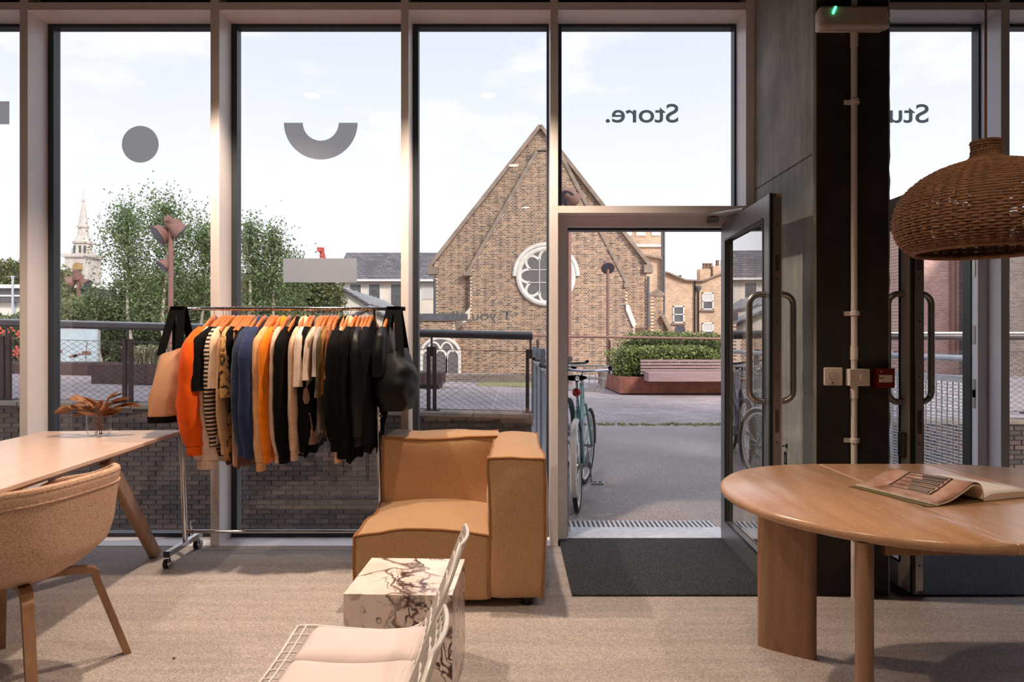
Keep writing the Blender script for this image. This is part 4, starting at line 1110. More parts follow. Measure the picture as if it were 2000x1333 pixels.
    for s in (0, -1):
        a, b = (bars[0], bars[1]) if s == 0 else (bars[-1], bars[-2])
        obj('grip', MB().tube([a, a.lerp(b, .85)], .0175, 10), MT['saddle'], hb, smooth=True)
        obj('brake_lever', MB().tube(spline([a.lerp(b, 1.1) + Vector((.03, 0, -.02)), a.lerp(b, .7) + Vector((.03, 0, -.045)), a.lerp(b, .1) + Vector((.02, 0, -.05))], 4), .006, 6), MT['steel'], hb)
    if basket:
        bm = MB(); c0 = Vector((.99, 0, .86))
        for z, q in ((0, .8), (.11, .9), (.22, 1.0)):
            bm.tube([rot(c0 + Vector((sx * .13 * q, sy * .18 * q, z))) for sx, sy in ((-1, -1), (1, -1), (1, 1), (-1, 1))], .005, 6, closed=True)
        for i in range(24):
            t_ = i / 24 * 4; k = int(t_); u = (t_ - k) * 2 - 1
            sx, sy = ((u, -1), (1, u), (-u, 1), (-1, -u))[k]
            bm.tube([rot(c0 + Vector((sx * .104, sy * .144, 0))), rot(c0 + Vector((sx * .13, sy * .18, .22)))], .0022, 4)
        for i in range(7): bm.tube([rot(c0 + Vector((-.104, -.144 + .048 * i, 0))), rot(c0 + Vector((.104, -.144 + .048 * i, 0)))], .0022, 4)
        obj('basket', bm, MT['tyre_w'], t)
    obj('chain_guard', MB().prism([(BB.x + .11, BB.z - .07), (BB.x + .11, BB.z + .08), (.05, RW.z + .03), (0, RW.z)], lambda u, v, q: (u, q, v), -.066, -.058), MT['saddle'], t)
    ck = obj('crank', MB().tube([BB + Vector((0, -.07, 0)), BB + Vector((0, .07, 0))], .016, 10).bar(BB + Vector((0, -.075, 0)), BB + Vector((-.03, -.085, -.165)), .02, .014).bar(BB + Vector((0, .075, 0)), BB + Vector((.03, .085, .165)), .02, .014), MT['steel'], t)
    for s in (-1, 1):
        c = BB + Vector((.03 * s, s * .135, .165 * s)); p = MB()
        for dx in (-.04, .04): p.box(c.x + dx - .006, c.x + dx + .006, c.y - .045, c.y + .045, c.z - .011, c.z + .011)
        for dy in (-.045, 0, .045): p.box(c.x - .046, c.x + .046, c.y + dy - .005, c.y + dy + .005, c.z - .008, c.z + .008)
        obj('pedal', p, MT['galv'], ck)
    ks = MB().tube([BB + Vector((-.05, .05, -.02)), Vector((.22, .20, .015))], .008, 6)
    obj('kickstand', ks, MT['steel'], t)
    return t
bicycle('pale teal bicycle with cream mudguards and wire basket by the door', (.505, 5.22, -.004), R(80.5), 'teal', 'tyre_w', R(-9), lean=R(-1.5))
bicycle('dark bicycle with black handlebar leaning by the mesh fence', (.60, 7.15, -.004), R(93), 'leaf_dark', 'tyre_b', R(-8), basket=False, black_bar=True)

# ------------------------------------------------------------------ interior: lights
MT['bulb'] = None
def emit(name, col, st):
    m, t, b = newmat(name); b.inputs['Emission Color'].default_value = col; b.inputs['Emission Strength'].default_value = st
    n = tnoise(t, coords(t), 4); t.links.new(mixc(t, n, col, tuple(c * .95 for c in col[:3]) + (1,)), b.inputs['Emission Color'])
    return m
MT['bulb'] = emit('warm lamp face', (1, .78, .52, 1), 22)
def track_spot(X, Y, z, power, label):
    t = thing('ceiling_spotlight', label, 'light', (X, Y, ZC), group='warm spotlights hanging from the ceiling')
    d = z - ZC
    obj('stem', MB().tube([(0, 0, 0), (0, 0, d + .16)], .008, 8).lathe([(.05, -.02), (.05, 0)], (0, 0, 0), 16), MT['white_plastic'], t, smooth=True)
    obj('head', MB().lathe([(.03, d + .18), (.062, d + .16), (.066, d), (.060, d), (.056, d + .03)], (0, 0, 0), 20), MT['white_plastic'], t, smooth=True)
    obj('lamp_face', MB().lathe([(.055, d + .006), (.055, d + .012)], (0, 0, 0), 20), MT['bulb'], t)
    l = bpy.data.lights.new('spot_beam', 'SPOT'); l.energy = power; l.color = (1, .77, .57); l.spot_size = R(118); l.spot_blend = .55; l.shadow_soft_size = .05
    o = bpy.data.objects.new('spot_beam', l); COL.objects.link(o); o.parent = t; o.location = (0, 0, d - .01)
for X, Y, pw, lb in ((-1.59, 3.66, 245, 'warm ceiling spotlight over the left half of the clothes rail'), (-.19, 3.66, 230, 'warm ceiling spotlight over the corner armchair'),
                     (-3.05, 2.58, 90, 'warm ceiling spotlight over the pale oak table'), (.02, 1.5, 75, 'warm ceiling spotlight over the wire chairs'),
                     (-1.6, 1.2, 60, 'warm ceiling spotlight behind the tub chair'), (1.35, 1.15, 85, 'added warm spotlight just behind the oval table, lighting the second door'),  # right-hand one is an unseen extra, added to light second door and conduit
                     (-3.2, -.6, 50, 'warm ceiling spotlight in the rear left of the room'), (0.2, -.9, 50, 'warm ceiling spotlight in the rear middle of the room'), (2.9, -.6, 50, 'warm ceiling spotlight in the rear right of the room')):
    track_spot(X, Y, 3.25, pw, lb)

# ------------------------------------------------------------------ mats
for x0, x1, lb in ((.305, 1.534, 'charcoal doormat inside the open door'), (1.97, 3.9, 'charcoal doormat at the second door behind the round table')):
    tag(obj('doormat', MB().box(x0, x1, 3.47, 4.50, .0005, .011), MT['mat'], bevel=.004), lb, 'doormat')

# ------------------------------------------------------------------ things on the column
YK = 3.474
el = thing('emergency_light', 'clear plastic emergency light with green diode high on the column', 'light', P(1669, 33, YK))
X0, X1, Z0, Z1 = px(1600, 3.40), px(1738, 3.40), pz(56, 3.40), pz(11, 3.40)
obj('base', MB().box(X0 + .01, X1 - .01, YK - .03, YK, Z0 + .01, Z1 - .005), MT['white_plastic'], el, w=True, bevel=.006)
MT['diffuser'] = M('frosted polycarbonate', S(190, 178, 170), .25, 0, .06, 40, .2, 160)
obj('diffuser', MB().box(X0, X1, YK - .085, YK - .03, Z0, Z1), MT['diffuser'], el, w=True, bevel=.018, bseg=3, smooth=True)
MT['green'] = emit('green diode', (.05, 1, .35, 1), 6)
obj('diode', MB().tube([P(1627, 26, YK - .087), P(1632, 13, YK - .087)], .005, 8), MT['green'], el, w=True)
for x in (X0 + .006, X1 - .02): obj('clip', MB().box(x, x + .014, YK - .089, YK - .04, (Z0 + Z1) / 2 - .012, (Z0 + Z1) / 2 + .012), MT['diffuser'], el, w=True, bevel=.003)
cd = thing('conduit', 'white vertical plastic conduit down the column', 'conduit', (px(1667, YK), YK, 0))
cx = px(1668, YK - .02)
obj('pipe', MB().tube([(cx, YK - .02, 0), (cx, YK - .02, Z0 + .02)], .0155, 14).tube([(cx, YK - .02, Z1), (cx, YK - .02, ZC)], .0155, 14), MT['white_plastic'], cd, w=True, smooth=True)
for z in (pz(690, YK), pz(765, YK), Z0 - .03): obj('coupler', MB().tube([(cx, YK - .02, z - .035), (cx, YK - .02, z + .035)], .0185, 14), MT['white_plastic'], cd, w=True, smooth=True)
for y in (201, 613, 860):
    z = pz(y, YK)
    obj('saddle_clip', MB().box(cx - .045, cx + .034, YK - .012, YK, z - .012, z + .012).tube([(cx, YK - .024, z - .012), (cx, YK - .024, z + .012)], .021, 14), MT['white_plastic'], cd, w=True, bevel=.003)
def plate(nm, x0, x1, y0, y1, d, mat, t, bev=.008, yb=None):
    yb = YK if yb is None else yb
    return obj(nm, MB().box(px(x0, YK), px(x1, YK), yb - d, yb, pz(y1, YK), pz(y0, YK)), MT[mat], t, w=True, bevel=bev, bseg=3)
s_ = thing('exit_button', 'white square plate with round push button on the column', 'switch', P(1625, 735, YK))
plate('plate', 1607.5, 1644, 718, 753.5, .012, 'white_plastic', s_, .01)
for r0, mt in ((.0172, 'black_plastic'), (.0152, 'white_plastic')):
    obj('button' if mt == 'white_plastic' else 'button_ring', MB().lathe([(r0, 0), (r0, .003 if mt == 'black_plastic' else .006)], P(1626.3, 735.5, YK - .012), 24, Matrix.Rotation(R(90), 4, 'X')), MT[mt], s_, w=True)
kk = MB(); c_ = P(1626.3, 748, YK - .0125); kk.lathe([(.0045, 0), (.0045, .001)], c_, 12, Matrix.Rotation(R(90), 4, 'X')); kk.box(c_.x - .02, c_.x + .022, c_.y - .0008, c_.y, c_.z - .0085, c_.z - .0075)
for dx in (-.006, .006): kk.lathe([(.0016, 0), (.0016, .0012)], P(1626.3, 735.5, YK - .018) + Vector((dx, 0, 0)), 8, Matrix.Rotation(R(90), 4, 'X'))
obj('print_marks', kk, MT['ceiling'], s_, w=True)
s_ = thing('rocker_switch', 'white surface box with rocker switch on the conduit', 'switch', P(1671, 737, YK))
plate('back_box', 1651, 1690.5, 720.5, 753.5, .045, 'white_plastic', s_, .004)
rk = obj('rocker', MB().box(px(1670.5, YK) , px(1678.5, YK), YK - .051, YK - .045, pz(743.5, YK), pz(731.5, YK)), MT['white_plastic'], s_, w=True, bevel=.002)
sc_ = MB()
for x in (1665.5, 1683): sc_.lathe([(.0025, 0), (.0025, .0015)], P(x, 737, YK - .045), 8, Matrix.Rotation(R(90), 4, 'X'))
obj('screw', sc_, MT['ceiling'], s_, w=True)
MT['fire_red'] = M('fire alarm red', S(112, 18, 20), .4, 0, .06, 8)
s_ = thing('fire_call_point', 'red fire alarm call point with white arrow panel on the column', 'alarm', P(1720, 737, YK))
plate('case', 1703, 1737.5, 719, 757, .05, 'fire_red', s_, .004)
plate('panel', 1707, 1731.5, 732, 746, .004, 'white_plastic', s_, .0005, YK - .05)
ar = MB(); yb = YK - .0545; c_ = P(1719.3, 739, yb)
ar.lathe([(.0042, 0), (.0042, .0006)], c_, 16, Matrix.Rotation(R(90), 4, 'X'))
for sgn in (-1, 1):
    f_ = lambda u, v, t: (c_.x + sgn * u, t, c_.z + v)
    ar.prism([(.0075, 0), (.013, .0042), (.013, -.0042)], f_, yb - .0006, yb).prism([(.013, .0014), (.019, .0014), (.019, -.0014), (.013, -.0014)], f_, yb - .0006, yb)
obj('arrows', ar, MT['black_plastic'], s_, w=True)
lg = MB(); c_ = P(1720.5, 726, YK - .05)
lg.prism([(-.006, -.005), (.006, -.005), (.006, .006), (-.006, .006)], lambda u, v, t: (c_.x + u, t, c_.z + v), c_.y - .0006, c_.y)
lg2 = MB().prism([(-.001, -.004), (.005, -.004), (.003, .002), (.001, .004), (-.002, 0)], lambda u, v, t: (c_.x + u, t, c_.z + v), c_.y - .0012, c_.y - .0006)
obj('emblem_square', lg, MT['red_lens'], s_, w=True); obj('emblem_flame', lg2, MT['diffuser'], s_, w=True)

# keys on the door, wedge
ky = thing('door_key', 'small key with blue tag hanging from the open door lock', 'key', (1.4250, 3.56, .68))
obj('key_bow', MB().lathe([(.004, 0), (.014, .001), (.014, .003), (.004, .004)], (1.4300, 3.56, .752), 12, Matrix.Rotation(R(90), 4, 'Y')).tube([(1.4020, 3.56, .752), (1.4280, 3.56, .752)], .003, 6), MT['rail_dark'], ky, w=True)
obj('ring', MB().tube([(1.4330, 3.56 + math.cos(a) * .012, .732 + math.sin(a) * .012) for a in [math.pi * i / 8 for i in range(16)]], .0012, 6, closed=True), MT['steel'], ky, w=True)
MT['blue_tag'] = M('blue plastic tag', S(28, 72, 112), .4, 0, .1, 8)
obj('tag', MB().box(1.4240, 1.4280, 3.542, 3.578, .655, .722), MT['blue_tag'], ky, w=True, bevel=.003)
obj('tag_label', MB().box(1.4230, 1.4242, 3.550, 3.570, .666, .706), MT['diffuser'], ky, w=True)
MT['oak'] = wood('oiled oak', S(172, 132, 102), S(200, 160, 126), .42, 'x')
MT['oakz'] = wood('oiled oak upright', S(142, 104, 78), S(176, 136, 104), .45, 'z')
tag(obj('door_wedge', MB().prism([(0, 0), (.13, 0), (.13, .045)], lambda u, v, t: (1.290 + u * .55, t + .35 * u, .012 + v), 3.53, 3.565), MT['oakz'], bevel=.003), 'small wooden wedge holding the open door', 'wedge')

# ------------------------------------------------------------------ vinyl on the glass
def vinyl(name, col, tr):
    m, t, b = newmat(name)
    n = tnoise(t, coords(t), 5, 3); c = mixc(t, n, col, tuple(x * .9 for x in col[:3]) + (1,))
    d = t.nodes.new('ShaderNodeBsdfDiffuse'); l = t.nodes.new('ShaderNodeBsdfTranslucent'); ms = t.nodes.new('ShaderNodeMixShader')
    t.links.new(c, d.inputs[0]); t.links.new(c, l.inputs[0]); ms.inputs[0].default_value = tr
    t.links.new(d.outputs[0], ms.inputs[1]); t.links.new(l.outputs[0], ms.inputs[2]); t.links.new(ms.outputs[0], t.nodes['Material Output'].inputs[0])
    t.nodes.remove(b); return m
MT['vinyl'] = vinyl('grey translucent vinyl', S(222, 220, 220), .62)
MT['vinyl_dark'] = vinyl('slate grey vinyl', S(138, 150, 156), .55)
MT['vinyl_soft'] = vinyl('mid grey vinyl', S(158, 158, 160), .5)
YV = YG + .0425
def flat(poly_, name, label, mat='vinyl', cat='window graphic', Y=None):
    Y = YV if Y is None else Y
    return tag(obj(name, MB().add([(u, Y + .0006, v) for u, v in poly_], [tuple(range(len(poly_)))]), MT[mat]), label, cat)
cc = (px(274, YV), pz(282, YV)); rr = 36 / F * YV
flat([(cc[0] + rr * math.cos(2 * math.pi * i / 48), cc[1] + rr * math.sin(2 * math.pi * i / 48)) for i in range(48)], 'vinyl_dot', 'round grey vinyl dot on the left window')
cc = (px(626.5, YV), pz(240, YV)); r1, r2 = 72 / F * YV, 35 / F * YV
flat([(cc[0] + r1 * math.cos(a), cc[1] + r1 * math.sin(a)) for a in [math.pi + math.pi * i / 32 for i in range(33)]] + [(cc[0] + r2 * math.cos(a), cc[1] + r2 * math.sin(a)) for a in [2 * math.pi - math.pi * i / 24 for i in range(25)]], 'vinyl_half_ring', 'grey vinyl half ring like a smile on the second window')
flat([(px(553, YV), pz(552, YV)), (px(697, YV), pz(552, YV)), (px(697, YV), pz(505, YV)), (px(553, YV), pz(505, YV))], 'vinyl_bar', 'grey vinyl rectangle on the window above the clothes rail')
flat([(px(-125, YV), pz(243, YV)), (px(18.5, YV), pz(243, YV)), (px(18.5, YV), pz(198, YV)), (px(-125, YV), pz(198, YV))], 'vinyl_bar', 'grey vinyl rectangle cut off by the left edge')
def lettering(txt, xr, ybase, cap, wpx, label, mat, wid=None):
    """reads from outside, so mirrored from within; xr is its right-hand end in the photograph"""
    c = bpy.data.curves.new('lettering', 'FONT'); c.body = txt; c.align_x = 'LEFT'
    h = cap / F * YV; c.size = h / .70; c.extrude = 0; c.offset = wid or 0
    o = bpy.data.objects.new('lettering', c); COL.objects.link(o); c.materials.append(MT[mat])
    o.rotation_euler = (R(90), 0, R(180)); o.location = (px(xr, YV), YV + .0006, pz(ybase, YV))
    bpy.context.view_layer.update()
    me = bpy.data.meshes.new_from_object(o.evaluated_get(bpy.context.evaluated_depsgraph_get()))
    q = bpy.data.objects.new('lettering', me); COL.objects.link(q)
    if not me.materials: me.materials.append(MT[mat])
    q.rotation_euler = o.rotation_euler; q.location = o.location
    wd_ = max(v.co.x for v in me.vertices) - min(v.co.x for v in me.vertices)
    if wpx: q.scale.x = (wpx / F * YV) / wd_
    bpy.data.objects.remove(o); o = q
    return tag(o, label, 'lettering')
lettering('Store.', 1326.5, 239, 36, 142, 'large grey word Store seen mirrored on the pane above the open door', 'vinyl_dark', .002)
lettering('Stu', 1815.5, 239.5, 36, 77, 'grey letters Stu seen mirrored beside the column', 'vinyl_dark', .002)
lettering('T you all', 999.5, 625.5, 18, 116, 'faint grey words seen mirrored in front of the church wall', 'vinyl_soft', .001)
lettering('A considered', 683.5, 618.5, 11, 68, 'small grey words seen mirrored above the wooden hangers', 'vinyl_soft')
cc = (px(675, YV), pz(627, YV)); rr = 8.2 / F * YV
flat([(cc[0] + rr * math.cos(2 * math.pi * i / 32), cc[1] + rr * math.sin(2 * math.pi * i / 32)) for i in range(32)], 'vinyl_roundel', 'small dark round emblem on the glass above the hangers', 'vinyl_dark')

# ------------------------------------------------------------------ clothes rail
YRk = 4.10
RL, RR_ = px(347, YRk), px(731, YRk)      # post tops
LEAN = .046
ZBAR = pz(603.5, YRk)
rk_ = thing('clothes_rail', 'chrome clothes rail on castors in front of the window', 'clothes rail', ((RL + RR_) / 2, YRk, 0))
obj('top_bar', MB().tube([(px(338, YRk), YRk, ZBAR), (px(788, YRk), YRk, ZBAR)], .0105, 14), MT['chrome'], rk_, w=True, smooth=True)
for x in (338, 788): obj('end_cap', MB().lathe([(.0135, -.012), (.0135, .012)], (px(x, YRk), YRk, ZBAR), 14, Matrix.Rotation(R(90), 4, 'Y')), MT['chrome'], rk_, w=True)
for X in (RL, RR_):
    obj('upright', MB().tube([(X, YRk, ZBAR), (X + LEAN * .42, YRk, .85)], .0115, 14).tube([(X + LEAN * .42, YRk, .86), (X + LEAN, YRk, .10)], .015, 14), MT['chrome'], rk_, w=True, smooth=True)
    obj('height_collar', MB().tube([(X + LEAN * .42, YRk, .83), (X + LEAN * .42, YRk, .87)], .019, 14).tube([(X + LEAN * .42, YRk, .85), (X + LEAN * .42 + .03, YRk - .02, .85)], .005, 6), MT['chrome'], rk_, w=True, smooth=True)
    ft = obj('foot_bar', MB().box(X + LEAN - .016, X + LEAN + .016, YRk - .22, YRk + .20, .070, .102), MT['chrome'], rk_, w=True, bevel=.003)
    obj('end_plug', MB().box(X + LEAN - .017, X + LEAN + .017, YRk - .226, YRk - .218, .069, .103), MT['black_plastic'], ft, w=True)
    for y in (YRk - .195, YRk + .175):
        cs = obj('castor', MB().tube([(X + LEAN, y, .045), (X + LEAN, y, .072)], .009, 8).ball((X + LEAN + .010, y - .005, .032), (.017, .026, .026), 14, 10), MT['chrome'], rk_, w=True, smooth=True)
        obj('wheel', MB().lathe([(.014, -.012), (.027, -.009), (.027, .009), (.014, .012)], (X + LEAN - .012, y - .006, .028), 18, Matrix.Rotation(R(90), 4, 'Y')), MT['black_plastic'], cs, w=True, smooth=True)
zb = .155
obj('lower_bar', MB().tube([(RL + LEAN, YRk, zb), (RR_ + LEAN, YRk, zb)], .0105, 12), MT['chrome'], rk_, w=True, smooth=True)
obj('clamp', MB().tube([(RL + LEAN + .035, YRk, zb - .025), (RL + LEAN + .035, YRk, zb + .03)], .008, 8).tube([(RL + LEAN + .035, YRk, zb + .03), (RL + LEAN + .035, YRk - .005, zb + .065), (RL + LEAN + .06, YRk - .01, zb + .07)], .005, 6), MT['chrome'], rk_, w=True)

MT['hanger'] = wood('varnished beech hanger', S(176, 98, 46), S(212, 134, 70), .22, 'y', .6)
_hang = {}
def hanger(X, label, rz=0, pale=False):
    t = thing('coat_hanger', label, 'hanger', (X, YRk, ZBAR), rz, group='wooden hangers on the chrome rail')
    if not _hang:
        hk = MB().tube([(0, -.002, -.048), (.0, -.002, -.018)] + [(0, .016 * math.cos(a) + .0, .016 * math.sin(a) - .002) for a in [R(180 + 0) - R(225) * i / 12 for i in range(13)]], .0016, 6)
        wd = MB()
        def f(u, v):
            s_ = (u - .5) * 2; y = s_ * .205; drop = .018 + .085 * abs(s_) ** 1.25
            hh = .025 - .010 * abs(s_); th = .0085 + .006 * abs(s_) ** 2
            a = 2 * math.pi * v
            return Vector((th * math.cos(a) + .010 * abs(s_) ** 2, y, -.042 - drop + hh * math.sin(a)))
        wd.grid(f, 25, 10, cv=True)
        _hang['hook'] = obj('hook', hk, MT['chrome'], t, smooth=True); _hang['wood'] = obj('shoulder', wd, MT['hanger'], t, smooth=True, angle=180)
    else:
        for k in ('hook', 'wood'):
            o = _hang[k].copy(); COL.objects.link(o); o.parent = t
    return t
_cm = {}
def cloth(col, rough=.9, sheen=.15):
    k = tuple(col)
    if k not in _cm:
        _cm[k] = M('garment fabric', S(*col), rough, 0, .10, 26, .25, 420, sheen=sheen if sum(col) > 120 else 0, spec=.2 if sum(col) > 120 else .08)
    return _cm[k]
def striped():
    m, t, b = newmat('striped knit'); w_ = t.nodes.new('ShaderNodeTexWave'); w_.bands_direction = 'Z'; w_.inputs['Scale'].default_value = 13.5
    t.links.new(coords(t), w_.inputs['Vector'])
    t.links.new(tramp(t, w_.outputs['Fac'], [(.48, S(26, 24, 24)), (.52, S(214, 190, 172))]), b.inputs['Base Color']); b.inputs['Roughness'].default_value = .9
    return m
def camo():
    m, t, b = newmat('ochre mottled print'); n = tnoise(t, coords(t), 22, 3, .6, 1)
    t.links.new(tramp(t, n, [(.42, S(54, 40, 28)), (.48, S(176, 122, 62)), (.58, S(206, 160, 106))]), b.inputs['Base Color']); b.inputs['Roughness'].default_value = .9
    return m
MT['stripe'] = striped(); MT['camo'] = camo()
MT['leather'] = M('black coated cloth', S(18, 18, 20), .42, 0, .2, 8, .3, 40, spec=.25)
def garment(hx, kind, mat, hem_y, slv_y, label, hood=None, wide=1.0, thick=1.0, cuff=None, seed=0, fwd=0.0, name='sweatshirt', bell=0.0, bow=0.0, flare=1.0):
    """kind: long, short or none sleeves; hem_y and slv_y are heights in the photograph"""
    X = px(hx, YRk); rnd = random.Random(seed * 13 + 5)
    rz = R(rnd.uniform(-4, 4))
    t = thing(name, label, 'garment', (X, YRk, ZBAR), rz, group='clothes on the chrome rail')
    hem = pz(hem_y, YRk - .1) - ZBAR; sl = pz(slv_y, YRk - .22) - ZBAR if slv_y else 0
    sd = seed * 3.7
    def torso(u, v):
        a = 2 * math.pi * v; s_ = math.cos(a); w_ = .225 * (1 + .04 * u) * (1 + bell * u)
        y = s_ * w_; top = -.062 - .085 * abs(s_) ** 1.3
        z = top * (1 - u) + (hem + .012 * math.sin(5 * a + sd)) * u
        fold = mnoise.noise(Vector((sd, y * 9, u * 1.2))) * .013 * (.3 + u)
        th = (.008 + .017 * min(1, u * 3)) * thick * (1 - .25 * max(0, u - .9) * 8 * (1 if kind != 'none' else 0))
        return Vector((math.sin(a) * th + fold, y + .01, z))
    obj('body', MB().grid(torso, 22, 40, cv=True), mat, t, smooth=True, angle=180)
    if kind in ('long', 'short'):
        for s in (-1, 1):
            off = rnd.uniform(-.006, .006)
            if kind == 'long':
                pts = [(0, s * .15, -.115), (bow * .1, s * (.205 + fwd * .4), -.165), (off + bow * .5, s * (.235 + fwd), -.26), (off + bow, s * (.240 + fwd), (sl - .26) / 2), (off * 1.5 + bow * .8, s * (.225 + fwd), sl + .15), (off * 2 + bow * .3, s * (.205 + fwd), sl + .055)]
                ry = [.045, .062, .068, .066, .056, .044]; rx = [.012, .020, .026, .029, .028, .022]; rx = [q * (1 + (flare - 1) * (k / 5) ** 1.3) for k, q in enumerate(rx)]
            else:
                pts = [(0, s * .15, -.115), (bow * .3, s * (.205 + fwd * .5), -.16), (off + bow * .6, s * (.235 + fwd), -.22), (off + bow, s * (.250 + fwd), sl)]
                ry = [.045, .06, .070, .080]; rx = [.012, .018, .022, .028]
            n = len(pts); sp = spline(pts, 6); m_ = len(sp)
            lerp = lambda L_, f_: L_[min(int(f_), n - 1)] + (L_[min(int(f_) + 1, n - 1)] - L_[min(int(f_), n - 1)]) * (f_ - int(f_))
            def slv(u, v, sp=sp, s=s):
                i = min(m_ - 1, int(round(u * (m_ - 1)))); f_ = i / 6; p = sp[i]; a = 2 * math.pi * v
                wr = 1 + .14 * mnoise.noise(Vector((sd + s, p.z * 14, math.cos(a) * 1.2 + 3))) + .05 * mnoise.noise(Vector((sd + s, p.z * 45, math.sin(a) * 2)))
                return Vector((p.x + math.cos(a) * lerp(rx, f_) * wide * wr, p.y + math.sin(a) * lerp(ry, f_) * wr, p.z + .12 * s * math.sin(a) * lerp(ry, f_) * (1 if i < 14 else .2)))
            so = obj('sleeve', MB().grid(slv, m_, 14, cv=True), mat, t, smooth=True, angle=180)
            if kind == 'long':
                e_ = Vector(pts[-1])
                obj('cuff', MB().grid(lambda u, v: e_ + Vector((math.cos(2 * math.pi * v) * .0175 * wide * (1 + (flare - 1) * .9), math.sin(2 * math.pi * v) * (.040 - .003 * u), .012 - .066 * u)), 4, 14, cv=True), cuff or mat, so, smooth=True, angle=180, solid=.004)
    if hood:
        h_ = MB()
        h_.grid(lambda u, v: Vector((.036 * math.cos(2 * math.pi * v) * math.sin(math.pi * (.04 + .92 * u)) ** .6, -.02 + .085 * (u - .5) * 2, -.085 + .045 * math.sin(2 * math.pi * v) * math.sin(math.pi * (.04 + .92 * u)) ** .6 - .03 * abs(u - .5) * 2)), 16, 14, cv=True)
        obj('hood', h_, mat, t, smooth=True, angle=180)
    hanger(X, 'wooden hanger holding the ' + label.split(',')[0].split(' with ')[0].split(' hanging')[0], rz)
    return t
ORANGE, CREAM, PEACH, TAN = (240, 92, 8), (224, 198, 180), (216, 176, 146), (206, 160, 112)
BLACK, NAVY, NAVY2 = (19, 18, 19), (42, 54, 88), (36, 50, 92)
